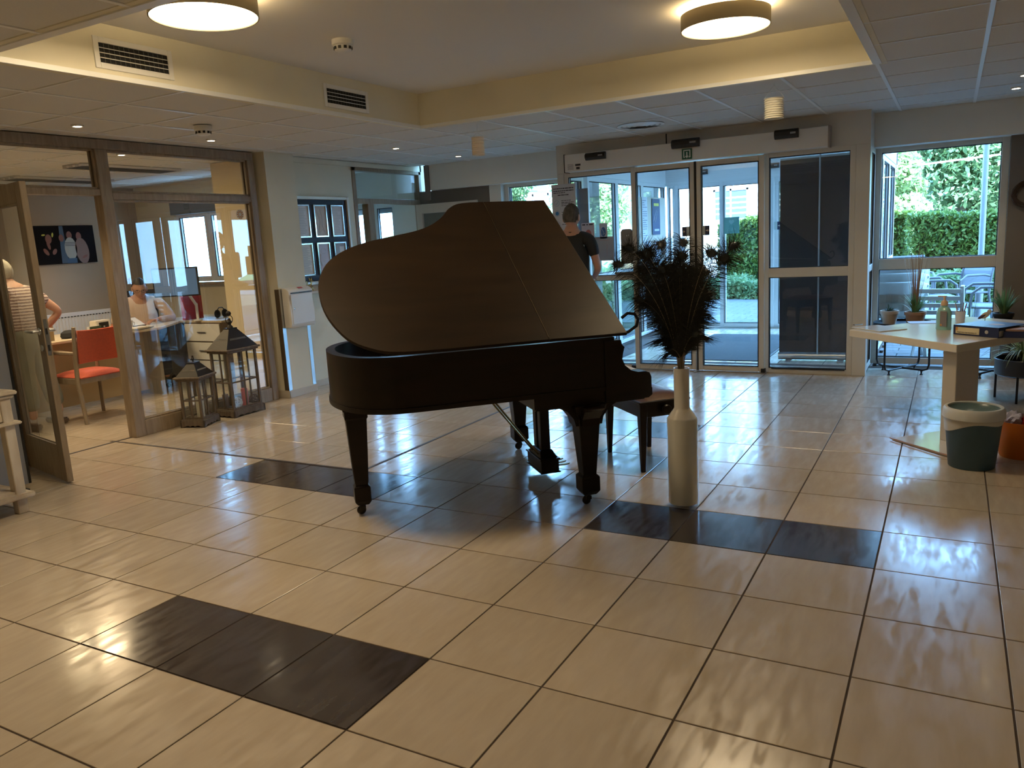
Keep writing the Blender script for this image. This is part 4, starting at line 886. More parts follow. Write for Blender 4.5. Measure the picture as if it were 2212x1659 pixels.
for r in range(2):
    for c in range(3):
        k=r*3+c; y=4.52+(-.27,.0,.27)[c]; z=1.565+(.205,-.195)[r]
        t=thing('picture_frame',LB[k],'picture frame',(-3.048,y,z),0,'framed notices on the navy board'); a,b=.085,.155
        MB().bx(0,.02,-a-.016,-a,-b-.016,b+.016).bx(0,.02,a,a+.016,-b-.016,b+.016).bx(0,.02,-a,a,b,b+.016).bx(0,.02,-a,a,-b-.016,-b).build('frame',M_chrome,t,bevel=.002)
        MB().bx(0,.006,-a,a,-b,b).build('sheet',mat('notice_sheet_%d'%k,ccs[k],.6),t)
        q=MB(); rr=random.Random(k)
        if k in (0,2,3):
            for i in range(16 if k!=3 else 26):
                z0=b-.03-i*(.017 if k!=3 else .0105); x0=-a+.014+(rr.random()*.02 if k==3 else 0); q.bx(.006,.0068,x0,x0+.08+.06*rr.random(),z0,z0+.004)
        elif k==1:
            q.tube([(.0066,-.05,.12),(.0066,-.01,.0),(.0066,-.04,-.12)],.003,4).tube([(.0066,.0,.13),(.0066,.03,.04),(.0066,.02,-.05),(.0066,.06,-.12)],.003,4).tube([(.0066,-.03,-.13),(.0066,.02,-.09),(.0066,.06,-.13)],.002,4)
            for i in range(8): q.bx(.006,.0066,-.07,-.04,.02-.018*i,.024-.018*i)
        elif k==4:
            q.tube([(.0066,-.05,.05),(.0066,-.06,-.02),(.0066,-.04,-.08)],.007,5); q.tube([(.0066,.04*math.cos(x*.5),.08+.03*math.sin(x*.5)) for x in range(12)],.0018,4)
            for i in range(6): q.bx(.006,.0068,-.01,.07,-.03-.02*i,-.026-.02*i)
        else: q.bx(.006,.0068,.0,.07,-.1,.12)
        q.build('print',mat('notice_white',(.85,.87,.9),.6) if k==5 else mat('notice_ink',(.48,.50,.56),.7),t)
sh=tag(MB().bx(-3.06,-2.93,4.13,5.06,1.015,1.04).build('wall_shelf',M_base,bevel=.003),'narrow stone shelf on the wall under the navy board','shelf')
def dog(x,y,z,rz,lab,s=1.0,standing=True):
    t=thing('balloon_dog_figurine',lab,'figurine',(x,y,z),rz); g=mat('gold_balloon_glaze',(.75,.60,.28),.12,metal=1); q=MB()
    def sau(a,b,r):
        a,b=Vector(a)*s,Vector(b)*s; P=[a.lerp(b,i/6) for i in range(7)]; q.tube(P,[r*s*(.35+.65*math.sin(PI*(i/6)*.86+.22)) for i in range(7)],8)
    sau((-.03,-.012,0),(-.028,-.01,.05),.010);sau((-.03,.012,0),(-.028,.01,.05),.010);sau((.03,-.012,0),(.028,-.01,.05),.010);sau((.03,.012,0),(.028,.01,.05),.010)
    q.build('legs',g,t,smooth=True); q=MB(); sau((-.035,0,.058),(.035,0,.058),.013); q.build('body',g,t,smooth=True)
    q=MB(); sau((.03,0,.06),(.034,0,.095),.009); sau((.03,0,.10),(.075,0,.098),.010); sau((.03,-.004,.10),(.022,-.016,.135),.008); sau((.03,.004,.10),(.022,.016,.135),.008); q.build('head',g,t,smooth=True)
    q=MB(); sau((-.034,0,.06),(-.05,0,.105),.007); q.build('tail',g,t,smooth=True)
dog(-2.99,4.20,1.04,PI/2+.2,'golden balloon dog figurine standing tall behind the mailbox',1.05); dog(-2.985,4.40,1.04,PI/2-.5,'golden balloon dog figurine lower on the shelf beside the piano lid',.95)
# ================================================================== LANTERNS ON THE FLOOR
M_ld=woodmat('weathered_lantern_wood',(.10,.075,.055),(.19,.15,.11),.7,scale=(3,3,.5),nscale=12,bump=.2); M_lm=mat('dark_lantern_metal',(.035,.03,.026),.5,metal=.5)
def lantern(x,y,rz,w,d,he,ha,hf,lab):
    t=thing('floor_lantern',lab,'lantern',(x,y,0),rz); hw,hd=w/2,d/2; p=.011
    def scal(L,n):
        out=[(-L,.062),(L,.062),(L,.0)]
        for i in range(n*6+1):
            u=L-.04-(2*L-.08)*i/(n*6); out.append((u,.008+.010*abs(math.sin(PI*i/6))))
        out.append((-L,0)); return out
    b=MB()
    for s in (-1,1):
        b.prism(scal(hw+.018,3),-.008,.008,Matrix(((1,0,0,0),(0,0,1,s*(hd+.01)),(0,1,0,0),(0,0,0,1)))); b.prism(scal(hd+.018,4),-.008,.008,Matrix(((0,0,1,s*(hw+.01)),(1,0,0,0),(0,1,0,0),(0,0,0,1))))
    b.bx(-hw-.01,hw+.01,-hd-.01,hd+.01,.055,.07); b.build('base',M_ld,t,bevel=.0015)
    for sx in (-1,1):
        for sy in (-1,1): MB().bx(sx*(hw-p)-p,sx*(hw-p)+p,sy*(hd-p)-p,sy*(hd-p)+p,.07,he-.02).build('post',M_ld,t,bevel=.0015)
    zm=.07+(he-.09)*.47; q=.006
    for s in (-1,1):
        for (ax_,L,H) in (('x',hw,hd),('y',hd,hw)):
            m=MB(); off=s*(H-p)
            def B(u0,u1,z0,z1,t_=q):
                if ax_=='x': m.bx(u0,u1,off-t_,off+t_,z0,z1)
                else: m.bx(off-t_,off+t_,u0,u1,z0,z1)
            B(-q,q,.07,he-.02);B(-L+p,L-p,zm-q,zm+q);B(-L+p,L-p,.07,.085);B(-L+p,L-p,he-.035,he-.02)
            m.build('muntin',M_ld,t)
            g=MB(); off=s*(H-p)
            if ax_=='x': g.bx(-L+p,L-p,off-.001,off+.001,.075,he-.03)
            else: g.bx(off-.001,off+.001,-L+p,L-p,.075,he-.03)
            g.build('pane',M_glass,t)
    o=.03; MB().bx(-hw-o,hw+o,-hd-o,hd+o,he-.012,he+.006).bx(-hw-.015,hw+.015,-hd-.015,hd+.015,he-.028,he-.012).build('eave',M_ld,t,bevel=.004)
    r0,r1=(hw+.012,hd+.012),(.03,.045); zb=he+.006; za=ha
    V=[];
    for (a_,b_),z in ((r0,zb),(r1,za)): V+=[(-a_,-b_,z),(a_,-b_,z),(a_,b_,z),(-a_,b_,z)]
    MB().add(V,[(0,3,2,1),(4,5,6,7)]+[(k,(k+1)%4,4+(k+1)%4,4+k) for k in range(4)]).bx(-r1[0]-.005,r1[0]+.005,-r1[1]-.005,r1[1]+.005,za-.004,za+.006).build('roof',M_lm,t)
    pc=MB()
    for s in (-1,1):
        for k in range(15):
            u=-.75+1.5*k/14; f=.45; 
            for df in (0,.05):
                ff=f+df; a_=r0[0]+(r1[0]-r0[0])*ff; b_=r0[1]+(r1[1]-r0[1])*ff; z=zb+(za-zb)*ff
                pc.box((u*a_,s*(b_+.001),z),(.006,.003,.006)).box((s*(a_+.001),u*b_,z),(.003,.006,.006))
    pc.build('roof_piercing',mat('pierced_light',(.30,.29,.27),.6),t)
    sc=(hf-ha)/.15
    MB().lathe([(.028*sc,0),(.022*sc,.02*sc),(.012*sc,.03*sc),(.012*sc,.045*sc),(.024*sc,.055*sc),(.012*sc,.07*sc),(.010*sc,.085*sc)],(0,0,za),16).ball((0,0,hf-.025*sc),.022*sc,12,8).build('finial',M_lm,t,smooth=True)
    R=.038*sc; MB().tube([(0,R*math.cos(2*PI*k/20)+.0,za+.075*sc+R*math.sin(2*PI*k/20)*.95) for k in range(20)],.0035,6,closed=True).build('ring_handle',M_lm,t)
    return t
lantern(-2.855,2.965,.03,.23,.35,.62,.80,.965,'larger weathered wooden floor lantern with a pink candle, against the office glass')
lantern(-2.855,2.515,.36,.19,.24,.44,.555,.62,'smaller weathered wooden floor lantern with a white candle, left of the larger one')
def candle(x,y,z,r,h,m,lab):
    t=thing('candle',lab,'candle',(x,y,z)); MB().lathe([(r,0),(r,h-.004),(r-.004,h),(r*.5,h-.004),(0,h-.006)],(0,0,0),24).build('wax',m,t,smooth=40); MB().tube([(0,0,h-.008),(.001,0,h+.01)],.0012,5).build('wick',M_black,t)
candle(-2.83,3.02,.071,.030,.16,mat('pink_wax',(.62,.16,.16),.5),'pink pillar candle inside the larger lantern'); candle(-2.845,2.52,.071,.033,.18,mat('ivory_wax',(.78,.72,.56),.5),'thick white pillar candle inside the smaller lantern')
candle(-2.92,2.87,.071,.028,.13,mat('grey_wax',(.25,.20,.18),.5),'grey-brown pillar candle at the left inside the larger lantern')
def rattan(x,y,z,r,m,lab,sd):
    rr=random.Random(sd); q=MB()
    for k in range(14):
        ax3=Vector((rr.gauss(0,1),rr.gauss(0,1),rr.gauss(0,1))).normalized(); u=ax3.orthogonal().normalized(); v=ax3.cross(u)
        q.tube([Vector((x,y,z+r))+(u*math.cos(2*PI*i/18)+v*math.sin(2*PI*i/18))*r*.96 for i in range(18)],.0028,4,closed=True)
    tag(q.build('rattan_ball',m),lab,'decorative ball')
rattan(-2.80,2.90,.071,.048,mat('white_rattan',(.66,.60,.50),.7),'white woven rattan ball beside the pink candle in the lantern',1); rattan(-2.80,3.10,.071,.045,mat('brown_rattan',(.14,.10,.08),.7),'dark brown woven rattan ball right of the pink candle in the lantern',2)
rattan(-2.80,2.56,.071,.024,mat('brown_rattan',(.14,.10,.08),.7),'small dark rattan ball beside the white candle in the smaller lantern',3)
# ================================================================== LEFT FOREGROUND: WHITE CABINET, GREY SCREEN
M_dist=mat('distressed_white_paint',(.66,.60,.50),.6,noise=.28,nscale=9,ndist=(1,1,.3),col2=(.44,.36,.27))
cab=thing('console_cabinet','distressed white wooden console with a drawer, at the left edge','cabinet',(-1.915,.455,0))
# corner nearest the door at local (0,0); runs towards -y (out of frame) and -x
MB().bx(-.47,.03,-1.2,.03,.725,.75).bx(-.46,.015,-1.19,.015,.705,.725).build('top',M_dist,cab,bevel=.006)
for x,y in ((-.03,-.03),(-.43,-.03),(-.03,-1.14),(-.43,-1.14)): MB().bx(x-.03,x+.03,y-.03,y+.03,0,.705).build('leg',M_dist,cab,bevel=.004)
MB().bx(-.46,.03,-1.18,.03,.545,.565).build('rail_moulding',M_dist,cab,bevel=.006); MB().bx(-.46,.035,-1.18,.035,.095,.125).build('bottom_shelf',M_dist,cab,bevel=.006)
MB().bx(-.02,-.005,-1.12,-.06,.57,.70).build('drawer',M_dist,cab,bevel=.004)
MB().bx(-.45,-.01,-1.12,-.06,.125,.14).build('inner_shelf',M_dist,cab)
MB().bx(-.44,-.43,-1.12,-.05,.125,.545).build('back_panel',mat('pale_grey_green',(.52,.52,.42),.6),cab)
scn=thing('grey_screen','tall grey screen panel with a dark edge standing behind the white console','screen',(-2.42,.30,0),0)
MB().bx(-.012,.012,-.62,.45,.04,1.45).build('panel',mat('grey_screen_panel',(.22,.23,.26),.35),scn); MB().bx(-.016,.016,.44,.456,.04,1.46).build('edge_profile',M_black,scn)
for y in (-.5,.35): MB().bx(-.15,.15,y-.02,y+.02,0,.04).build('foot',M_blackm,scn,bevel=.004)
# ================================================================== RIGHT: RECEPTION TABLE AND THINGS ON IT
M_top=mat('cream_laminate',(.72,.66,.55),.16,spec=.6); M_edge=mat('cream_laminate_edge',(.55,.50,.42),.4)
tb=thing('reception_table','cream topped table on one thick square column, by the right window','table',(2.99,3.70,0))
tp=[(2.295,4.165),(2.985,3.445),(3.74,4.52),(3.05,5.03)]; tp=[(x-2.99,y-3.70) for x,y in tp]
MB().prism(tp,.617,.667).build('tabletop',M_top,tb,bevel=.003)
cc=[(2.913,3.628),(2.99,3.555),(3.12,3.72),(3.04,3.80)]
MB().prism([(x-2.99,y-3.70) for x,y in cc],.011,.617).build('column',M_edge,tb,bevel=.003)
MB().prism([(x-2.99,y-3.70) for x,y in ((2.634,3.585),(2.99,3.225),(3.42,3.70),(3.05,4.02))],0,.011).build('base_plate',mat('base_plate_white',(.74,.74,.74),.08,spec=.8),tb,bevel=.002)
tag(MB().box((2.80,3.398,.0145),(.50,.012,.006),Matrix.Rotation(-.79,3,'Z')).build('wooden_batten',mat('reddish_wood',(.42,.24,.15),.5)),'thin reddish wooden strip along the edge of the table base plate','batten')
TT=.667
s=thing('sanitizer_bottle','pale turquoise pump bottle of hand gel on the reception table','bottle',(2.905,4.20,TT),-.5); s.scale=(1.3,1.3,1.22)
MB().lathe([(.0,0),(.038,0),(.040,.004),(.040,.10),(.030,.125),(.016,.135),(.016,.142)],(0,0,0),20,sy=.62).build('bottle',mat('turquoise_gel',(.28,.55,.52),.2,spec=.6),s,smooth=40)
MB().lathe([(.018,.14),(.018,.158),(.012,.168),(.006,.17),(.006,.19)],(0,0,0),14).box((-.012,0,.192),(.044,.010,.006)).build('pump',mat('peach_pump',(.74,.50,.30),.4),s,smooth=40)
MB().box((.012,-.0255,.065),(.036,.002,.088)).build('label',mat('bottle_label_grey',(.22,.20,.22),.5),s); MB().box((.0,-.027,.03),(.009,.002,.010)).build('label_mark',mat('label_orange',(.6,.3,.08),.5),s)
b=thing('ring_binder','navy lever-arch binder lying on the reception table, spine towards the camera','binder',(2.965,3.955,TT),math.atan2(-.187,.252))
# local x along spine, y into the table
MB().bx(0,.315,0,.29,.0,.003).bx(0,.315,0,.29,.062,.066).bx(0,.315,0,.004,.0,.066).build('cover',mat('navy_binder',(.012,.022,.085),.35),b,bevel=.002)
MB().bx(.012,.30,.03,.275,.004,.040).build('paper_block',M_paper,b); MB().lathe([(.0,0),(.012,0)],(.235,-.001,.033),16,R=Euler((PI/2,0,0)).to_matrix(),cap=False).build('finger_ring',M_chrome,b)
MB().bx(.018,.185,-.0012,0,.010,.052).build('spine_label',mat('spine_label_cream',(.70,.62,.42),.6),b); MB().bx(.018,.034,-.0018,0,.030,.052).build('label_mark',mat('label_orange',(.6,.3,.08),.5),b)
text('spine_lettering','Registratie-map bezoekers 21',.0115,M_ink,b,(.10,-.0016,.019),FRONT)
MB().bx(.10,.103,.02,.05,.066,.0668).bx(.20,.203,.02,.05,.066,.0668).build('cover_slots',M_black,b); MB().prism([(.20+.05*math.cos(a),.15+.035*math.sin(a)) for a in [2*PI*k/16 for k in range(16)]],.066,.0668).build('cover_sticker',mat('sticker_beige',(.55,.45,.42),.5),b)
b2=thing('ring_binder','second navy binder with loose papers, right of the first and cut off by the frame','binder',(3.20,3.80,TT),math.atan2(-.187,.252)+.5)
b2.location=(3.245,3.80,TT)
MB().bx(0.0,.30,0,.29,0,.003).bx(0,.30,0,.29,.036,.040).bx(0,.30,0,.004,0,.04).build('cover',mat('navy_binder',(.012,.022,.085),.35),b2,bevel=.002); MB().bx(.01,.29,.006,.28,.004,.034).build('paper_block',M_paper,b2)
MB().bx(.01,.28,.02,.26,.0405,.052).build('brown_folder',mat('brown_folder',(.36,.22,.16),.6),b2)
c=thing('pen_cup','clear plastic cup of pens behind the binder on the table','cup',(3.01,4.62,TT)); MB().lathe([(.030,0),(.036,.085),(.034,.085),(.028,.003)],(0,0,0),20).build('cup',mat('cup_pale',(.70,.72,.76),.2),c,smooth=40)
for k,(dx,dy,mm) in enumerate(((.02,.0,'red'),(-.018,.01,'wood'),(.0,-.02,'blue'),(.01,.02,'wood'))):
    pn=thing('pen','%s pen leaning in the clear cup'%['dark red','pale wooden','grey-blue','dark wooden'][k],'pen',(3.01,4.62,TT),0,'pens in the cup'); cc2=[(.35,.08,.08),(.60,.42,.28),(.25,.30,.42),(.22,.13,.09)][k]
    MB().tube([(dx*.3,dy*.3,.006),(dx*1.9,dy*1.9,.14)],.0035,8).build('barrel',mat('pen_%d'%k,cc2,.4),pn); MB().tube([(dx*1.9,dy*1.9,.14),(dx*1.93,dy*1.93,.146)],[.0035,.001],8).build('pen_end',M_black,pn)
bd=thing('bird_figurine','small dark-winged bird figurine perched behind the binder','figurine',(3.17,4.66,TT)); MB().ball((0,0,.05),(.035,.018,.02),14,10,Matrix.Rotation(-.6,3,'Y')).build('body',mat('bird_cream',(.55,.50,.36),.6),bd,smooth=True); MB().ball((.026,0,.078),.015,12,8).build('head',mat('bird_cream',(.55,.50,.36),.6),bd,smooth=True)
MB().ball((-.012,0,.045),(.04,.020,.012),12,8,Matrix.Rotation(-.6,3,'Y')).build('wings',mat('bird_dark',(.06,.03,.05),.6),bd,smooth=True); MB().tube([(.038,0,.078),(.05,0,.075)],[.004,.001],6).build('beak',M_black,bd); MB().tube([(.0,-.008,.0),(.0,-.008,.04)],.002,5).tube([(.0,.008,.0),(.0,.008,.04)],.002,5).build('feet',M_black,bd)
cl=tag(MB().box((2.49,4.22,TT+.004),(.23,.31,.006),Matrix.Rotation(.75,3,'Z')).build('clipboard',mat('clear_board',(.70,.74,.78),.12),bevel=.002),'pale clipboard lying near the left corner of the reception table','clipboard')
cq=MB().box((0,.13,.006),(.07,.02,.008)).build('clip',M_chrome,cl); cq.location=(2.42,4.30,TT+.004) ; cq.rotation_euler=(0,0,.75)
tag(MB().box((2.77,4.62,TT+.0015),(.21,.15,.002),Matrix.Rotation(.2,3,'Z')).build('leaflet',mat('grey_leaflet',(.35,.36,.42),.5)),'dark grey leaflet lying behind the hand gel bottle','leaflet')
# ================================================================== BINS
bn=thing('waste_bin','tall teal waste bin with a white rim and a bin liner','bin',(3.085,3.10,0))
MB().lathe([(.118,0),(.122,.004),(.150,.30),(.147,.30),(.119,.01),(0,.01)],(0,0,0),40,cap=False).build('bin_body',mat('teal_plastic',(.045,.10,.15),.45),bn,smooth=40)
lt=MB()
prof=[]
for k in range(41): a=2*PI*k/40; prof.append(a)
vs=[];fs=[]
for i in range(40):
    a=2*PI*i/40; dz=.03*math.sin(a*1+2.2)+.012*math.sin(3*a); ct=Vector((math.cos(a),math.sin(a),0)); vs+=[ct*.1525+Vector((0,0,.30)),ct*.1535+Vector((0,0,.285)),ct*.149+Vector((0,0,.245+dz))]
for i in range(40):
    j=(i+1)%40; fs+=[(3*i,3*j,3*j+1,3*i+1),(3*i+1,3*j+1,3*j+2,3*i+2)]
MB().add(vs,fs).build('bin_liner',mat('liner_grey',(.55,.53,.48),.3),bn,smooth=True)
MB().lathe([(.158,.295),(.163,.30),(.160,.345),(.150,.358),(.136,.358),(.134,.35),(.150,.30)],(0,0,0),40,cap=False).build('lid_rim',mat('bin_rim_white',(.62,.63,.62),.35),bn,smooth=True)
MB().lathe([(.136,.352),(.128,.338),(.08,.315),(.04,.307)],(0,0,0),40,cap=False).build('funnel_lid',mat('teal_plastic_lid',(.10,.16,.17),.3),bn,smooth=True); MB().lathe([(0,.302),(.05,.302)],(0,0,0),24,cap=False).build('opening',M_black,bn)
ob=thing('waste_basket','orange plastic waste basket filled with crumpled paper, right of the teal bin','bin',(3.345,3.40,0))
MB().lathe([(.105,0),(.108,.004),(.135,.225),(.132,.225),(.105,.01),(0,.01)],(0,0,0),36,cap=False).build('basket_body',mat('orange_plastic',(.62,.16,.015),.45),ob,smooth=40)
def crumple(x,y,z,r,m,lab,sd):
    rr=random.Random(sd); bm=bmesh.new(); bmesh.ops.create_icosphere(bm,subdivisions=3,radius=r)
    for v in bm.verts: v.co*= .72+.42*rr.random()
    me=bpy.data.meshes.new('paper_wad'); bm.to_mesh(me); bm.free(); me.materials.append(m); o=link('paper_wad',me,None,(x,y,z)); tag(o,lab,'paper','crumpled paper in the basket')
crumple(3.30,3.37,.23,.055,mat('lilac_paper',(.50,.50,.66),.7),'crumpled lilac-white paper on the left of the orange basket',1); crumple(3.38,3.36,.215,.045,mat('red_wrap',(.50,.03,.03),.5),'crumpled red wrapper in the middle of the orange basket',2); crumple(3.42,3.44,.235,.05,mat('beige_wad',(.60,.50,.42),.7),'crumpled beige paper at the right of the orange basket',3)
pb=MB(); rr=random.Random(5)
bg=thing('plastic_bag','crumpled clear plastic bag on the floor at the right edge','bag',(3.56,3.36,0)); bm=bmesh.new(); bmesh.ops.create_icosphere(bm,subdivisions=3,radius=.11)
for v in bm.verts: v.co*=.8+.3*rr.random(); v.co.z*=.8; v.co.z=max(v.co.z,-.085)
me=bpy.data.meshes.new('bag_film'); bm.to_mesh(me); bm.free(); me.materials.append(mat('bag_film',(.55,.60,.68),.2)); link('bag_film',me,bg,(0,0,.086)); MB().tube([(0,0,.16),(.01,.01,.20),(.03,.02,.22)],[.02,.008,.02],6).build('bag_knot',mat('bag_film',(.55,.6,.68),.2),bg)
# ================================================================== TRAY TABLES WITH PLANTS
def tray(x,y,lab,zt=.47,r=.26):
    t=thing('tray_table',lab,'side table',(x,y,0),.25); MB().lathe([(0,zt-.012),(r,zt-.012),(r,zt+.02),(r-.008,zt+.02),(r-.008,zt-.004),(0,zt-.004)],(0,0,0),40,cap=False).build('tray',M_blackm,t,smooth=40)
    q=.19
    for sg in (1,-1):
        P=[(-q,-q*sg,zt-.012),(-q,-q*sg,.10),(-q+.01,(-q+.01)*sg,.06),(-q+.04,(-q+.04)*sg,.045),(q-.04,(q-.04)*sg,.045),(q-.01,(q-.01)*sg,.06),(q,q*sg,.10),(q,q*sg,zt-.012)]
        MB().tube(P,.0095,8).build('leg',M_blackm,t,smooth=True)
        for e in (-1,1): MB().lathe([(.014,0),(.014,.008),(.008,.012),(.008,.03),(.013,.034),(.013,.04)],(e*(q-.05),e*(q-.05)*sg,0),10).build('foot',M_blackm,t)
    return t
tray(2.56,6.19,'black metal tray table with crossed legs under the dried grass, left of the table column'); tray(3.30,6.16,'black metal tray table with crossed legs right of the table column')
M_terra=mat('terracotta',(.42,.26,.17),.8,noise=.15,nscale=8); M_pot2=mat('beige_stone_pot',(.50,.42,.33),.7); M_gr=leafmat('spiky_leaf',(.10,.20,.07),(.20,.32,.10),.25); M_strw=leafmat('dried_stem',(.28,.13,.05),(.42,.22,.10),.2)
def blades(par,n,L,sp,w,m,sd,droop=.5,name='blades',z0=0,curl=1,up=(.35,1.0)):
    rr=random.Random(sd); mb=MB()
    for k in range(n):
        a=rr.random()*2*PI; tilt=sp*(.2+.8*rr.random()); l=L*rr.uniform(.7,1.1); d=Vector((math.cos(a),math.sin(a),0)); s=Vector((-math.sin(a),math.cos(a),0)); p=Vector((d.x*.03*rr.random(),d.y*.03*rr.random(),z0)); prev=None; o=len(mb.v)
        ns=7
        for i in range(ns+1):
            t=i/ns; ww_=w*(1-t)**.6*(.6+.4*min(1,t*5)); q=p+d*(tilt*l*t**(1.2))+Vector((0,0,l*(t-droop*tilt*t*t*curl)))
            mb.v+= [tuple(q-s*ww_),tuple(q+s*ww_)]
        for i in range(ns): mb.f.append((o+2*i,o+2*i+1,o+2*i+3,o+2*i+2))
    tag(mb.build(name,m,par),kind='stuff')
def pot(par,r0,r1,h,m):
    MB().lathe([(0,0),(r0,0),(r1,h-.03),(r1+.008,h-.03),(r1+.01,h),(r1-.006,h),(r1-.01,h-.02),(0,h-.02)],(0,0,0),28,cap=False).build('pot',m,par,smooth=40); MB().lathe([(0,h-.018),(r1-.01,h-.018)],(0,0,0),20,cap=False).build('soil',M_soil,par)
p1=thing('potted_grass','tall dried brown grass stems above green blades in a terracotta pot by the window','potted plant',(2.66,6.17,.466)); pot(p1,.07,.085,.12,M_terra); blades(p1,60,.62,.22,.0035,M_strw,31,.1,'dried_stems',.1); blades(p1,90,.26,.75,.006,M_gr,32,.75,'green_blades',.1)
p2=thing('potted_plant','beige stone pot with dark low leaves, left of the dried grass','potted plant',(2.44,6.18,.466)); pot(p2,.055,.075,.13,M_pot2); blades(p2,30,.10,.9,.008,leafmat('dark_low_leaf',(.02,.04,.02),(.05,.09,.05),.1),33,.8,'leaves',.11)
p3=thing('potted_plant','green leafy plant with a few upright stems, right of the window frame','potted plant',(3.36,6.12,.466)); pot(p3,.06,.075,.11,M_black); blades(p3,60,.26,.8,.009,M_gr,34,.5,'leaves',.1); blades(p3,10,.22,.15,.005,M_strw,35,.1,'stems',.1)
p4=thing('potted_plant','small thin-stemmed green sprig in a clear pot between the tables','potted plant',(3.12,6.1,.466)); pot(p4,.03,.035,.06,M_wh); blades(p4,9,.24,.25,.004,M_gr,36,.2,'stems',.05)
# planter with spider plant
pt=thing('planter','black metal planter on thin legs with a trailing spider plant, right edge','planter',(3.47,5.12,0))
MB().lathe([(0,.20),(.19,.20),(.205,.21),(.205,.325),(.212,.33),(.205,.335),(.197,.33),(.197,.24),(0,.24)],(0,0,0),40,cap=False).build('basin',mat('anthracite_basin',(.025,.028,.032),.3,spec=.7),pt,smooth=40)
for k in range(4): a=PI/4+k*PI/2+.5; MB().box((.195*math.cos(a),.195*math.sin(a),.14),(.016,.016,.28)).build('leg',M_blackm,pt)
blades(pt,110,.42,.95,.009,leafmat('spider_plant_leaf',(.20,.28,.10),(.42,.46,.22),.25),41,1.15,'leaves',.30)
wr=thing('wreath','dark twiggy wreath on the taupe wall at the right edge','wreath',(3.50,6.405,1.60)); q=MB(); rr=random.Random(9)
for k in range(26): 
    R=.10+rr.uniform(-.02,.02); q.tube([(R*math.cos(2*PI*i/16)+rr.uniform(-.006,.006),-.015+rr.uniform(-.01,.01),R*math.sin(2*PI*i/16)+rr.uniform(-.006,.006)) for i in range(16)],.0025,4,closed=True)
q.build('twigs',mat('dark_twig',(.08,.05,.035),.8),wr)
# ================================================================== VESTIBULE CONTENTS
mt=thing('door_mat','large dark grey entrance mat lying in the vestibule','mat',(.62,7.70,0)); MB().bx(-.52,.55,-1.06,1.08,0,.010).build('mat_pile',mat('charcoal_mat',(.075,.08,.085),.95,noise=.3,nscale=90,bump=.3,bscale=300),mt); MB().bx(-.545,-.52,-1.085,1.105,0,.008).bx(.55,.575,-1.085,1.105,0,.008).bx(-.52,.55,-1.085,-1.06,0,.008).bx(-.52,.55,1.08,1.105,0,.008).build('mat_edge',M_gasket,mt)
bnr=thing('rollup_banner','tall dark roll-up banner seen from behind, inside the vestibule on the right','banner',(1.68,6.75,0),.06)
MB().bx(-.35,.35,.0,.004,.09,2.12).build('banner_sheet',mat('banner_back',(.035,.038,.046),.5),bnr); MB().tube([(-.36,.02,.05),(.37,.02,.05)],.042,14).build('cassette',M_steel,bnr,smooth=True); MB().tube([(.04,-.012,.07),(.04,-.012,2.14)],.009,8).build('support_pole',M_steel,bnr,smooth=True); MB().bx(-.35,.35,-.006,.01,2.11,2.13).build('top_rail',M_steel,bnr)
for x in (-.25,.27): MB().bx(x-.03,x+.03,-.14,.06,0,.012).build('foot',M_steel,bnr)
def poster(name,lab,cat,loc,w,h,col,rot=FRONT,lines=0,inkc=(.12,.12,.16),head=None,seed=0,th=.003,group=None):
    t=thing(name,lab,cat,loc,0,group); t.rotation_euler=(0,0,rot[2]); M_=mat('sheet_'+'_'.join('%02d'%int(c*99) for c in col),col,.6)
    MB().bx(-w/2,w/2,-th,0,-h/2,h/2).build('sheet',M_,t)
    if lines:
        rr=random.Random(seed); q=MB()
        for i in range(lines):
            z=h/2-h*.08-(h*.86)*i/lines; x=-w*.42
            while x<w*.36:
                l=rr.uniform(.03,.09)*w*2; l=min(l,w*.42-x); q.bx(x,x+l,-th-.0012,-th,z-h*.006,z+h*.006); x+=l+w*.03
                if rr.random()<.12: break
        q.build('print',mat('ink_'+'_'.join('%02d'%int(c*99) for c in inkc),inkc,.7),t)
    return t
ps=poster('info_sheet','tall white safety notice with text and round symbols, hung left of the entrance screen','poster',(-.80,5.928,1.62),.285,.80,(.60,.62,.68))
q=MB(); rr=random.Random(4)
for (z,x0,x1,h) in ((.355,-.12,.12,.010),(.33,-.12,.12,.010),(.31,-.12,.02,.008),(.285,-.07,.06,.010),(.225,-.03,.09,.006),(.205,-.03,.12,.007),(.19,-.03,.10,.006),(.172,-.03,.12,.006),(.10,-.03,.09,.006),(.075,-.03,.08,.006),(-.03,-.03,.03,.006),(-.10,-.03,.07,.006),(-.2,-.03,.09,.006),(-.3,-.03,.06,.006)):
    x=x0
    while x<x1: l=min(rr.uniform(.012,.04),x1-x); q.bx(x,x+l,-.0045,-.003,z-h/2,z+h/2); x+=l+.005
q.build('print',M_ink,ps)
for k,z in enumerate((.20,.09,-.03,-.15)):
    q=MB().tube([(-.085+.03*math.cos(2*PI*i/24),-.0038,z+.03*math.sin(2*PI*i/24)) for i in range(24)],.0012,4,closed=True)
    if k==1: q.lathe([(0,0),(.022,0),(.022,.001)],(-.085,-.003,z),20,R=Euler((PI/2,0,0)).to_matrix())
    else: q.tube([(-.10,-.0038,z-.005),(-.085,-.0038,z-.01),(-.07,-.0038,z+.012)],.002,4)
    q.build('pictogram',mat('picto_blue',(.04,.20,.50),.5),ps)
p=poster('info_sheet','blue-grey back of a large poster hung inside the vestibule, left of the door screen','poster',(-.60,5.983,1.66),.13,.60,(.24,.32,.45),lines=0)
p=poster('paper_notice','white paper notice with a portrait photo taped to the entrance glass','poster',(-.545,5.971,1.49),.15,.20,(.66,.62,.70)); 
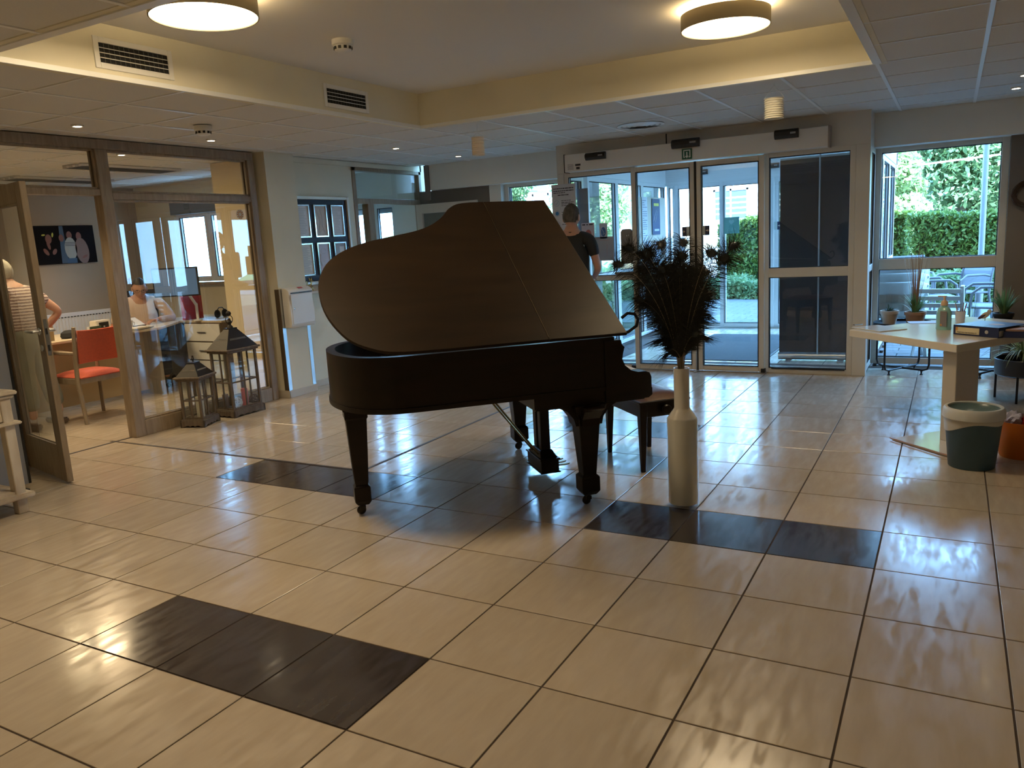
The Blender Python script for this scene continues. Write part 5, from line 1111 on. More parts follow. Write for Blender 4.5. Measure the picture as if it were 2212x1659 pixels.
MB().prism([(.035*math.cos(a),.048*math.sin(a)) for a in [2*PI*k/16 for k in range(16)]],0,.0012,Matrix.Translation((.005,-.003,-.02))@Matrix.Rotation(PI/2,4,'X')).bx(-.035,.05,-.0042,-.003,-.10,-.065).build('portrait',mat('portrait_skin',(.50,.16,.14),.6),p); MB().bx(-.065,-.03,-.0045,-.003,.075,.088).bx(-.015,.0,-.0045,-.003,.075,.088).bx(.015,.06,-.0045,-.003,.075,.088).build('print',M_ink,p)
p=poster('paper_notice','small white notice with a blue round sign taped to the entrance glass','poster',(-.365,5.971,1.495),.09,.165,(.55,.62,.74)); MB().prism([(.028*math.cos(a),.05*math.sin(a)) for a in [2*PI*k/24 for k in range(24)]],0,.0012,Matrix.Translation((.0,-.003,-.01))@Matrix.Rotation(PI/2,4,'X')).build('round_sign',mat('sign_blue',(.06,.16,.40),.5),p); MB().tube([(-.015,-.0052,.02),(.012,-.0052,-.03)],.0018,4).tube([(.012,-.0052,-.03),(-.008,-.0052,-.035)],.0018,4).build('sign_mark',M_wh,p)
p=poster('paper_notice','larger pale notice with a faint red heading taped below the blue round sign','poster',(-.36,5.971,1.305),.22,.255,(.40,.45,.54)); text('heading','VRIJWILLIGERS',.017,mat('faint_red',(.50,.25,.25),.6),p,(0,-.0035,.09),FRONT,mirror=True)
q=MB().bx(-.08,-.0785,-.004,-.003,-.06,.03).bx(.03,.032,-.004,-.003,-.09,.05).build('print',mat('faint_red',(.5,.25,.25),.6),p)
ds=thing('gel_dispenser','grey wall dispenser box with a rounded top beside the sliding leaf','dispenser',(-.09,5.968,1.32)); MB().prism([(-.062,-.18),(.062,-.18),(.062,.15),(.045,.18),(-.045,.18),(-.062,.15)],-.05,0,Matrix(((1,0,0,0),(0,0,1,0),(0,1,0,0),(0,0,0,1)))).build('housing',mat('dispenser_grey',(.30,.29,.27),.35,metal=.4),ds,bevel=.006); MB().ball((.01,-.051,.11),.006,8,6).ball((.03,-.051,.115),.005,8,6).ball((.03,-.051,-.02),.004,8,6).build('indicator_lights',mat('indicator_white',(.9,.9,.9),.3),ds)
# notices hung on the left side wall of the vestibule (plane x = -.80)
FX=(PI/2,0,PI/2)
def side_poster(lab,y,z,w,h,col,lines,extra=None,seed=0):
    return poster('info_poster',lab,'poster',(-.79,y,z),w,h,col,FX,lines,seed=seed,inkc=(.10,.12,.25))
struct('wall_vestibule_panel',MB().bx(-.835,-.80,8.35,9.42,.98,1.93),mat('pinboard_cream',(.55,.52,.45),.8))
side_poster('white text notice with a grey photo at the left of the vestibule pinboard',8.52,1.62,.22,.62,(.62,.66,.74),18,seed=1)
pp=side_poster('dark blue event poster with a yellow band on the vestibule pinboard',9.0,1.66,.34,.50,(.03,.06,.16),0); MB().bx(-.10,.12,-.0045,-.003,.15,.19).build('yellow_band',mat('poster_yellow',(.60,.58,.10),.6),pp); MB().tube([(-.12,-.005,-.06),(.0,-.005,.10)],.004,4).tube([(-.06,-.005,-.08),(.06,-.005,.08)],.004,4).bx(-.08,.12,-.0045,-.003,-.20,-.17).build('print',mat('poster_pale',(.5,.55,.65),.6),pp)
side_poster('white sheet of text lower left on the vestibule pinboard',8.62,1.16,.24,.30,(.60,.66,.78),10,seed=2); side_poster('white sheet of text lower right on the vestibule pinboard',9.05,1.16,.26,.30,(.60,.66,.78),10,seed=3)
# door stickers
def sticker(x,z,y,w,h,lab,left=True):
    t=thing('door_sticker',lab,'sticker',(x,y,z)); MB().bx(-w/2,w/2,-.001,0,-h/2,h/2).build('sticker_film',mat('sticker_clear',(.55,.60,.58),.5),t); s=-1 if left else 1
    MB().bx(min(0,s*w/2),max(0,s*w/2),-.0018,-.001,-h/2,h/2).build('dark_half',mat('sticker_navy',(.02,.03,.08),.5),t)
    q=MB().bx(s*w*.25-.014,s*w*.25+.006,-.0026,-.0018,-.006,.006).add([(s*w*.25+s*.004,-.0026,.016),(s*w*.25+s*.018,-.0026,0),(s*w*.25+s*.004,-.0026,-.016)],[(0,1,2)]); q.build('arrow',mat('arrow_pale',(.62,.50,.42),.5),t)
sticker(.567,1.44,5.906,.09,.095,'sliding-door sticker with a dark arrow half, left of the door joint'); sticker(.757,1.44,5.906,.09,.095,'sliding-door sticker with a dark arrow half, right of the door joint',False)
sticker(.79,1.44,9.52,.09,.11,'blue arrow sticker on the outer door glass next to the dark banner',False)
aed=thing('door_sticker','pale green defibrillator sticker with a heart on the outer door leaf','sticker',(.155,9.52,1.48)); MB().bx(-.11,.11,-.001,0,-.115,.115).build('sticker_film',mat('sticker_green',(.16,.38,.34),.5),aed)
hp=[(0,-.03),(.035,.005),(.035,.03),(.018,.042),(0,.028),(-.018,.042),(-.035,.03),(-.035,.005)]
MB().prism([(x,y+.04) for x,y in hp],0,.0008,Matrix.Translation((0,-.001,0))@Matrix.Rotation(PI/2,4,'X')).build('heart',mat('heart_pale',(.30,.52,.50),.5),aed); text('lettering','A.E.D.',.05,mat('heart_pale',(.3,.52,.5),.5),aed,(0,-.0018,-.055),FRONT,mirror=True)
# little parcel shelf on the mid rail and the cane behind the lid
tag(MB().bx(-.22,.0,5.90,5.97,1.016,1.05).build('small_ledge_box',mat('ledge_brown',(.22,.20,.17),.7),bevel=.003),'small brown box lying on the mid rail of the left glass panel','box')
cn=thing('walking_cane','dark cane lying across the open piano, its crook handle past the lid corner','cane',(.7718,2.1736,0),rzp)
MB().tube([(-.150,-.62,.934),(-.150,.0,.934),(-.150,.60,.934),(-.19,.655,.934),(-.25,.68,.94),(-.295,.69,.97),(-.305,.69,1.005),(-.285,.69,1.035),(-.245,.69,1.042),(-.21,.69,1.02)],.0085,8).build('shaft',M_blackm,cn,smooth=True)
# ================================================================== OFFICE CONTENTS
M_desk=mat('pale_beech_desk',(.66,.56,.40),.4,noise=.08,nscale=3,ndist=(.4,3,1)); M_dleg=mat('desk_grey_leg',(.35,.33,.30),.5)
dk=thing('office_desk','long pale beech desk across the office behind the red chair','desk',(-4.95,2.55,0))
MB().prism([(-.38,-.85),(.42,-.85),(.42,.95),(.0,1.53),(-.38,1.53)],.715,.74).build('desktop',M_desk,dk,bevel=.003); MB().bx(.12,.14,-.80,.93,.05,.715).build('modesty_panel',mat('panel_beige',(.46,.38,.26),.6),dk)
for y in (-.82,.94): MB().bx(-.34,.36,y-.02,y+.02,.0,.715).build('leg',M_dleg,dk,bevel=.003)
dk2=thing('office_desk','second pale desk with white drawers beneath the office window','desk',(-4.6,4.45,0))
MB().bx(-.85,.32,-.35,.35,.715,.74).build('desktop',M_desk,dk2,bevel=.003)
for k in range(3): 
    d=MB().bx(-.30,.28,-.36,-.345,.50-.215*k,.70-.215*k).build('drawer',M_wh,dk2,bevel=.003); MB().bx(-.08,.06,-.375,-.36,.60-.215*k,.61-.215*k).build('handle',M_steel,d)
MB().bx(-.30,.28,-.34,.34,.05,.715).build('pedestal',mat('pedestal_brown',(.25,.20,.16),.6),dk2); MB().bx(-.83,-.80,-.33,.33,0,.715).bx(-.30,.28,-.34,.34,0,.05).build('leg',M_dleg,dk2)
# red chair
M_red=mat('red_orange_fabric',(.55,.075,.02),.75,noise=.15,nscale=60,sheen=.3); M_cw=woodmat('grey_beech_chair',(.24,.19,.13),(.34,.27,.19),.5,scale=(3,3,.6),nscale=8)
ch=thing('visitor_chair','wooden armchair with red-orange seat and back, its back to the doorway','chair',(-4.20,2.42,0),math.radians(2))
# faces -x; back at +x
for s in (-1,1):
    MB().tube([(.20,s*.245,0),(.16,s*.245,.40),(.175,s*.245,.60),(.215,s*.245,.90)],[.018,.02,.02,.016],6).build('back_leg',M_cw,ch,smooth=True)
    MB().tube([(-.24,s*.245,0),(-.23,s*.245,.655)],.017,6).build('front_leg',M_cw,ch,smooth=True)
    MB().tube([(.19,s*.25,.66),(.0,s*.262,.665),(-.26,s*.25,.67)],[.016,.022,.018],6).build('armrest',M_cw,ch,smooth=True)
MB().bx(-.23,.17,-.245,-.22,.37,.425).bx(-.23,.17,.22,.245,.37,.425).bx(-.24,-.215,-.24,.24,.37,.425).bx(.145,.17,-.24,.24,.37,.425).build('seat_rail',M_cw,ch,bevel=.003)
se=MB(); nx=10
for i in range(nx+1):
    for j in range(nx+1):
        u=-1+2*i/nx; v=-1+2*j/nx; se.v.append((-.03+u*.235,v*.235,.425+.045*(1-abs(u)**4)*(1-abs(v)**5)+.006))
se.f=[(i*(nx+1)+j,(i+1)*(nx+1)+j,(i+1)*(nx+1)+j+1,i*(nx+1)+j+1) for i in range(nx) for j in range(nx)]; se.bx(-.255,.195,-.225,.225,.422,.434); se.build('seat',M_red,ch,smooth=True)
V=[];F=[];nn=8
for (dx) in (0,.028):
    for k in range(2):
        for i in range(nn+1):
            v=-1+2*i/nn; V.append((.17+dx+k*.045-.03*(1-v*v),v*.225,.56+k*.31-.012*(1-v*v)*k))
m_=2*(nn+1)
for o in (0,m_):
    for i in range(nn): F.append((o+i,o+i+1,o+nn+1+i+1,o+nn+1+i))
for i in range(nn): F+=[(i,i+1,m_+i+1,m_+i),(nn+1+i,nn+2+i,m_+nn+2+i,m_+nn+1+i)]
F+=[(0,nn+1,m_+nn+1,m_),(nn,2*nn+1,m_+2*nn+1,m_+nn)]
MB().add(V,F).build('backrest',M_red,ch,smooth=40,bevel=.004)
# desk things
DT=.74
def small(name,lab,cat,mb,m,**k): return tag(mb.build(name,m,**k),lab,cat)
pf=thing('photo_frame','leaning photo frame seen from behind with its easel strut, on the desk','photo frame',(-4.66,2.33,DT),-.5); MB().box((0,0,.085),(.012,.13,.17),Matrix.Rotation(.28,3,'Y')).build('frame_back',mat('frame_back_kraft',(.42,.34,.20),.7),pf,bevel=.002); MB().box((.045,0,.06),(.006,.035,.13),Matrix.Rotation(-.35,3,'Y')).build('strut',mat('frame_back_kraft',(.42,.34,.2),.7),pf); MB().box((.002,-.02,.135),(.014,.03,.035),Matrix.Rotation(.28,3,'Y')).build('label',M_paper,pf)
cp=thing('peaked_cap','dark peaked cap with a blue lining lying on the desk','cap',(-4.72,2.60,DT),.3); MB().lathe([(.075,.0),(.088,.02),(.08,.055),(.045,.078),(0,.082)],(0,0,0),20,cap=False).build('crown',mat('cap_black',(.015,.016,.02),.8),cp,smooth=True); MB().prism([(.06,-.07),(.13,-.04),(.145,0),(.13,.04),(.06,.07)],.004,.012).build('peak',mat('cap_blue',(.03,.09,.20),.6),cp,smooth=True)
hs=thing('handset','black office phone handset and box at the near end of the desk','telephone',(-4.62,2.16,DT),.2); MB().bx(-.08,.08,-.06,.06,0,.03).build('phone_base',mat('phone_grey',(.16,.16,.14),.5),hs,bevel=.004); MB().tube([(-.07,-.03,.045),(0,-.03,.055),(.07,-.03,.045)],[.018,.012,.018],8).build('receiver',M_black,hs,smooth=True)
cd=thing('greeting_card','dark green folded card with small coloured print standing on the desk','card',(-4.70,2.86,DT),.1); MB().box((0,0,.045),(.004,.13,.085),Matrix.Rotation(.2,3,'Y')).build('card_front',mat('card_green',(.02,.06,.03),.5),cd); MB().box((-.03,0,.045),(.004,.13,.085),Matrix.Rotation(-.2,3,'Y')).build('card_back',M_paper,cd); MB().box((.0035,-.03,.05),(.004,.03,.025),Matrix.Rotation(.2,3,'Y')).box((.0035,.03,.04),(.004,.025,.02),Matrix.Rotation(.2,3,'Y')).build('print',mat('card_orange',(.40,.22,.08),.5),cd)
bx2=thing('card_terminal','white box with a dark square display standing on the desk by the window post','device',(-4.85,3.02,DT),.15); MB().bx(-.05,.05,-.09,.09,0,.13).build('housing',mat('device_white',(.70,.68,.62),.5),bx2,bevel=.006); MB().bx(.05,.0535,-.06,.06,.02,.11).build('display',mat('display_dark',(.02,.02,.02),.2),bx2); MB().ball((.054,0,.065),(.002,.012,.008),8,6).build('emblem',mat('emblem_grey',(.3,.3,.3),.4),bx2)
for k in range(3): small('paper_sheet','white papers spread on the desk, %s sheet'%['lowest','middle','topmost'][k],'paper',MB().box((-4.72+.03*k,3.28+.02*k,DT+.002+.004*k),(.21,.30,.003),Matrix.Rotation(.3*k-.3,3,'Z')),M_paper)
bk2=small('notebook','closed pale notebook at the edge of the desk near the glass','notebook',MB().box((-4.62,3.30,DT+.020),(.18,.24,.012),Matrix.Rotation(.15,3,'Z')),mat('notebook_cream',(.70,.62,.48),.6),bevel=.002)
mg=thing('glass_mug','clear glass mug on the desk in front of the seated man','mug',(-4.86,3.36,DT)); MB().lathe([(.028,0),(.036,.02),(.04,.085),(.037,.085),(.033,.02),(0,.008)],(0,0,0),20,cap=False).build('mug',mat('mug_glassy',(.62,.58,.52),.1,spec=.8),mg,smooth=True); MB().tube([(0,.038,.07),(0,.065,.06),(0,.062,.03),(0,.036,.02)],.004,6).build('handle',mat('mug_glassy',(.62,.58,.52),.1,spec=.8),mg)
tbt=thing('open_folder','open black folder propped on the desk in front of the seated man','folder',(-5.00,3.48,DT)); MB().box((0,0,.05),(.20,.24,.008),Matrix.Rotation(.45,3,'Y')).build('folder_cover',M_black,tbt); MB().box((.01,0,.056),(.18,.22,.002),Matrix.Rotation(.45,3,'Y')).build('folder_sheet',M_paper,tbt)
small('pen_pot','short orange-brown cup on the desk beside the mug','cup',MB().lathe([(.03,0),(.035,.06),(.03,.06),(.027,.006),(0,.006)],(-4.98,3.22,DT),16,cap=False),mat('pot_orange',(.55,.22,.12),.5),smooth=True)
# monitor on an arm
mo=thing('computer_monitor','computer monitor on a white arm, seen at an angle through the office glass','monitor',(-4.64,3.86,DT),0)
ms=MB().box((.02,0,.46),(.03,.50,.32)).build('screen_housing',M_black,mo,bevel=.004); ms.rotation_euler=(0,0,-1.0); mp=MB().box((.037,0,.46),(.003,.47,.29)).build('screen',mat('screen_blue_grey',(.10,.17,.26),.12,spec=.8,emit=(.08,.15,.28),estr=.35),mo); mp.rotation_euler=(0,0,-1.0)
MB().tube([(.0,.02,.44),(-.05,.15,.36),(-.02,.24,.18)],.016,8).lathe([(.05,0),(.05,.012),(.016,.016),(.016,.20)],(-.02,.24,0),16).build('monitor_arm',M_wh,mo,smooth=True)
bt=thing('water_bottle','clear plastic water bottle with a blue cap on the far desk','bottle',(-4.42,4.50,DT)); MB().lathe([(.03,0),(.034,.01),(.034,.14),(.032,.15),(.034,.16),(.034,.19),(.014,.235),(.012,.25)],(0,0,0),20).build('bottle',mat('clear_pet',(.42,.47,.52),.12,spec=.8),bt,smooth=True); MB().lathe([(.015,.248),(.015,.27)],(0,0,0),14).build('cap',mat('cap_bottle_blue',(.04,.08,.22),.4),bt)
small('desk_box','dark teal file box standing at the right end of the far desk','box',MB().bx(-4.36,-4.30,4.40,4.70,DT,DT+.22),mat('teal_file',(.08,.16,.22),.5),bevel=.003)
hd=thing('headphones','black headphones lying on the far desk','headphones',(-4.62,4.40,DT)); MB().ball((0,-.05,.05),(.02,.045,.05),12,8).ball((0,.06,.05),(.02,.045,.05),12,8).build('ear_cushions',M_black,hd,smooth=True); MB().tube([(0,-.06,.08),(0,-.02,.12),(0,.03,.12),(0,.07,.08)],.006,6).build('headband',M_black,hd)
rb=small('file_folder','red lever-arch file standing on the near side of the far desk','file',MB().bx(-4.98,-4.92,4.14,4.40,DT,DT+.30),mat('file_red',(.50,.03,.03),.5),bevel=.003)
# pinboard-like canvas photograph
cv2=thing('canvas_photo','wide dark canvas photograph of four people on the taupe office wall','picture',(-6.84,4.03,1.707)); cw,chh=.385,.235
MB().bx(0,.02,-cw,cw,-chh,chh).build('canvas',mat('canvas_black',(.010,.010,.013),.8,spec=.1),cv2,bevel=.002)
def blob(y,z,a,b,m,rot=0,x=.0205):
    y*=.82; z*=.82; a*=.8; b*=.82; P=[]
    for k in range(18):
        t=2*PI*k/18; yy=a*math.cos(t); zz=b*math.sin(t); P.append((x,y+yy*math.cos(rot)-zz*math.sin(rot),z+yy*math.sin(rot)+zz*math.cos(rot)))
    return P
def bl(items,name,m):
    q=MB()
    for it in items: q.add(blob(*it[:4],None,*(it[4:])),[tuple(range(18))])
    q.build(name,m,cv2)
bl([(-.27,.09,.05,.07),(-.28,-.0,.025,.07,.2,.0208),(-.33,-.10,.03,.06,.6,.0208),(-.20,-.10,.03,.05,-.6,.0208),(.06,.14,.045,.06),(-.07,.10,.04,.055),(.21,.12,.045,.065),(.27,-.19,.05,.018,.4,.0212)],'faces',mat('photo_skin',(.24,.10,.07),.6))
bl([(.06,-.06,.10,.17,0,.0206)],'striped_shirt',mat('photo_white',(.42,.42,.38),.6)); bl([(.24,-.10,.11,.20,.1,.0206)],'brown_dress',mat('photo_brown',(.24,.15,.12),.6)); MB().add([(.0203,-.09,-.23),(.0203,.0,-.23),(.0203,-.02,.23),(.0203,-.07,.23)],[(0,1,2,3)]).build('blue_beam',mat('photo_beam',(.06,.10,.16),.6),cv2); bl([(-.34,.15,.03,.012,.1,.0212),(-.20,.15,.014,.035,-.2,.0212)],'yellow_marks',mat('photo_yellow',(.62,.62,.10),.6))
q=MB()
for k in range(3): q.bx(.0208,.0212,-.02,.12,.02-.018*k,.028-.018*k)
q.build('shirt_stripes',mat('photo_grey',(.12,.12,.13),.6),cv2); q=MB()
q.bx(.0205,.0207,-.02,.11,-.234,-.17).build('jeans',mat('photo_jeans',(.05,.10,.18),.6),cv2)
# radiator
ra=thing('radiator','long white panel radiator on the office back wall','radiator',(-6.80,3.80,.28)); MB().bx(-.03,.03,-1.15,.72,0,.58).build('radiator_panel',M_wh,ra,bevel=.004)
fl=MB()
for k in range(44): fl.bx(.03,.038,-1.11+.042*k,-1.11+.042*k+.02,.03,.52)
fl.build('ribs',M_wh,ra,bevel=.003); fl=MB()
for k in range(44): fl.bx(.03,.0395,-1.11+.042*k,-1.11+.042*k+.02,.525,.535)
fl.build('slots',M_black,ra); MB().tube([(0,-1.0,-.30),(0,-1.0,0)],.01,8).tube([(0,.6,-.30),(0,.6,0)],.01,8).build('pipes',M_wh,ra)
# louvred strip lights, switched off
for x,y,lab in ((-4.65,3.42,'unlit louvred fluorescent fitting in the office ceiling, right one'),(-6.0,3.55,'unlit louvred fluorescent fitting in the office ceiling, left one')):
    t=thing('louvre_light',lab,'ceiling light',(x,y,CZ)); MB().bx(-.15,.15,-.58,.58,.0,.006).build('tray',mat('louvre_tray',(.45,.45,.42),.3,metal=.6),t)
    for k in range(13): MB().bx(-.15,.15,-.56+.092*k,-.556+.092*k,-.022,0).build('louvre',M_chrome,t)
    for x2 in (-.15,-.05,.05,.15): MB().bx(x2-.003,x2+.003,-.58,.58,-.024,0).build('side_rail',M_chrome,t)
light('AREA','office_area_light',(-4.5,2.2,2.36),30,(1,.74,.42),.6); light('SPOT','office_spot_light',(-3.75,1.4,2.38),44,WARM,.04,spot=1.9); light('SPOT','office_spot_light',(-5.9,3.4,2.38),26,WARM,.04,spot=1.9)
# office swivel chair behind the man
oc2=thing('office_chair','black office swivel chair under the seated man','chair',(-5.62,4.06,0),.55-1.1)
MB().bx(-.24,.24,-.24,.24,.43,.50).build('seat',M_black,oc2,bevel=.02); MB().bx(-.30,-.25,-.23,.23,.55,1.10).build('backrest',M_black,oc2,bevel=.02); MB().lathe([(.03,.08),(.03,.43)],(0,0,0),12).build('gas_lift',M_steel,oc2)
for k in range(5): a=2*PI*k/5; MB().tube([(0,0,.10),(.28*math.cos(a),.28*math.sin(a),.07)],[.025,.015],6).ball((.28*math.cos(a),.28*math.sin(a),.03),.03,8,6).build('leg',M_black,oc2)
# second office chair glimpsed by the far desk
o3=thing('office_chair','dark empty office chair tucked by the far desk','chair',(-4.15,3.80,0),2.2) if False else None
# ================================================================== PEOPLE
M_skin=mat('skin',(.52,.28,.19),.55,noise=.08,nscale=20); M_skinp=mat('skin_pale',(.58,.34,.25),.55,noise=.08,nscale=20)
def skinmesh(name,V,E_,Rr,m,parent=None,levels=2,root=0):
    me=bpy.data.meshes.new(name); me.from_pydata([tuple(v) for v in V],E_,[]); o=bpy.data.objects.new(name+'_tmp',me); COL.objects.link(o)
    md=o.modifiers.new('s','SKIN'); md.use_smooth_shade=True
    for i,v in enumerate(me.skin_vertices[0].data):
        r=Rr[i]; v.radius=(r,r) if not isinstance(r,tuple) else r; v.use_root=(i==root)
    sd=o.modifiers.new('d','SUBSURF'); sd.levels=levels; sd.render_levels=levels
    dg=bpy.context.evaluated_depsgraph_get(); dg.update(); r=bpy.data.meshes.new_from_object(o.evaluated_get(dg)); bpy.data.objects.remove(o)
    r.materials.clear(); r.materials.append(m); r.name=name
    for p in r.polygons: p.use_smooth=True
    return r
def join(name,meshes,m,parent):
    bm=bmesh.new()
    for me in meshes: bm.from_mesh(me)
    out=bpy.data.meshes.new(name); bm.to_mesh(out); bm.free(); out.materials.append(m)
    for p in out.polygons: p.use_smooth=True
    for p in out.polygons: p.material_index=0
    return link(name,out,parent)
def chain(pts,rs,m,lv=2):
    return skinmesh('c',pts,[(i,i+1) for i in range(len(pts)-1)],rs,m,levels=lv)
def hand(wrist,dirv,palm,m,curl=.5,sc=1.0,thumb=1):
    d=Vector(dirv).normalized(); n=Vector(palm).normalized(); n=(n-d*n.dot(d)).normalized(); s=d.cross(n)*thumb; w=Vector(wrist); R=[]
    R.append(chain([w-d*.01,w+d*.045*sc,w+d*.085*sc],[(.024*sc,.016*sc),(.038*sc,.017*sc),(.036*sc,.014*sc)],m))
    for k,(o,L) in enumerate(((-.030,.068),(-.010,.078),(.010,.072),(.029,.056))):
        b=w+d*.075*sc+s*(-o)*sc; p=[b]; dd=d.copy()
        for j,f in enumerate((.45,.32,.23)):
            dd=(dd*math.cos(curl*.6)+n*math.sin(curl*.6)).normalized(); p.append(p[-1]+dd*L*f*sc)
        R.append(chain(p,[.0095*sc,.009*sc,.0085*sc,.007*sc],m,1))
    b=w+d*.025*sc+s*.028*sc; q=b+(d*.6+s*.7+n*.3).normalized()*.04*sc; e=q+(d*.85+s*.25+n*.4).normalized()*.032*sc
    R.append(chain([b,q,e],[.012*sc,.0105*sc,.008*sc],m,1)); return R
def head(parent,c,R,skin,hairm,style='short',glasses=False,sc=1.0):
    # local: +x right, +y forward (face), +z up
    me=MB(); n,m_=28,20; V=[]
    for i in range(m_+1):
        th=PI*i/m_; z=math.cos(th)
        for k in range(n):
            a=2*PI*k/n; x=math.sin(th)*math.cos(a); y=math.sin(th)*math.sin(a)
            w=.076; dpt=.095; h=.118
            X_=x*w; Y_=y*dpt; Z_=z*h
            if z<-.1: 
                q=(-z-.1)/.9; X_*=1-.32*q; 
                if y<0: Y_*=1-.35*q
                else: Y_*=1-.08*q
            if y>.3 and -.5<z<.5:
                fx=abs(x)
                nose=math.exp(-(fx/.14)**2)*max(0,1-abs((z+.12)/.28)); Y_+=.022*nose*(1 if z<.1 else .6)
                eye=math.exp(-((fx-.40)/.17)**2)*math.exp(-((z-.08)/.11)**2); Y_-=.009*eye
                brow=math.exp(-((z-.24)/.08)**2); Y_+=.004*brow
            if y>.3 and -.75<z<-.4: Y_+=.006*math.exp(-((z+.5)/.05)**2)*math.exp(-(x/.3)**2)+.005*math.exp(-((z+.78)/.08)**2)*math.exp(-(x/.3)**2)
            V.append(Vector((X_,Y_,Z_))*sc)
    F=[(i*n+k,(i+1)*n+k,(i+1)*n+(k+1)%n,i*n+(k+1)%n) for i in range(m_) for k in range(n)]
    me.add([R@v+c for v in V],F)
    for s in (-1,1): me.ball(R@(Vector((s*.078,-.008,-.01))*sc)+c,(.010*sc,.020*sc,.032*sc),10,8,R)
    hm=me.mesh('head_tmp',skin,True)
    # hair shell
    H=MB(); V=[];F=[]; keep={}
    rr=random.Random(3)
    for i in range(m_+1):
        th=PI*i/m_; z=math.cos(th)
        for k in range(n):
            a=2*PI*k/n; x=math.sin(th)*math.cos(a); y=math.sin(th)*math.sin(a)
            e=1.07+.02*rr.random()
            X_,Y_,Z_=x*.076*e,y*.095*e-.004,z*.118*e+.003
            if z<-.1:
                q=(-z-.1)/.9; X_*=1-.28*q
                if y<0: Y_*=1-.30*q
            V.append(Vector((X_,Y_,Z_))*sc)
            hl=.52 if y>.2 else (.12 if abs(x)>.75 and y>-.2 else -.52)
            if y>.2: hl=.50-.06*abs(x)
            if style=='bob': hl=.45 if y>.3 else -.6
            keep[i*n+k]= z>hl
    for i in range(m_):
        for k in range(n):
            f=(i*n+k,(i+1)*n+k,(i+1)*n+(k+1)%n,i*n+(k+1)%n)
            if all(keep[j] for j in f): F.append(f)
    H.add([R@v+c for v in V],F)
    hh_=H.mesh('hair',hairm,True); link('hair',hh_,parent)
    ey=MB()
    for s in (-1,1): ey.ball(R@(Vector((s*.031,.079,.008))*sc)+c,(.011*sc,.006*sc,.006*sc),10,6,R)
    ey.build('eyes',mat('eye_dark',(.03,.02,.02),.2),parent,smooth=True)
    MB().ball(R@(Vector((0,.086,-.062))*sc)+c,(.022*sc,.006*sc,.005*sc),10,6,R).build('mouth',mat('lips',(.40,.14,.11),.5),parent,smooth=True)
    if glasses:
        g=MB()
        for s in (-1,1): g.tube([R@(Vector((s*.033+.024*math.cos(2*PI*k/16),.098,.008+.016*math.sin(2*PI*k/16)))*sc)+c for k in range(16)],.0022,5,closed=True); g.tube([R@(Vector((s*.057,.098,.012))*sc)+c,R@(Vector((s*.082,.01,.010))*sc)+c],.0018,5)
        g.tube([R@(Vector((-.01,.10,.012))*sc)+c,R@(Vector((.01,.10,.012))*sc)+c],.0022,5); g.build('glasses',M_black,parent)
    return hm
def stripe_mat():
    if 'striped_top' in MATS: return MATS['striped_top']
    m,nt,b=ptree('striped_top'); N=nt.nodes;L=nt.links; tc=N.new('ShaderNodeTexCoord'); mp=N.new('ShaderNodeMapping'); L.new(tc.outputs['Object'],mp.inputs[0]); wv=N.new('ShaderNodeTexWave'); wv.bands_direction='Z'; wv.inputs['Scale'].default_value=12; wv.inputs['Distortion'].default_value=1.2; wv.inputs['Detail Scale'].default_value=6; L.new(mp.outputs[0],wv.inputs[0])
    nz=N.new('ShaderNodeTexNoise'); nz.inputs['Scale'].default_value=40; L.new(tc.outputs['Object'],nz.inputs[0]); ad=N.new('ShaderNodeMath'); ad.operation='MULTIPLY'; L.new(wv.outputs['Fac'],ad.inputs[0]); L.new(nz.outputs[0],ad.inputs[1])
    cr=N.new('ShaderNodeValToRGB'); cr.color_ramp.elements[0].position=.12; cr.color_ramp.elements[0].color=(.20,.12,.12,1); cr.color_ramp.elements[1].position=.26; cr.color_ramp.elements[1].color=(.62,.52,.46,1); L.new(ad.outputs[0],cr.inputs[0]); L.new(cr.outputs[0],b.inputs['Base Color']); b.inputs['Roughness'].default_value=.85; MATS['striped_top']=m; return m
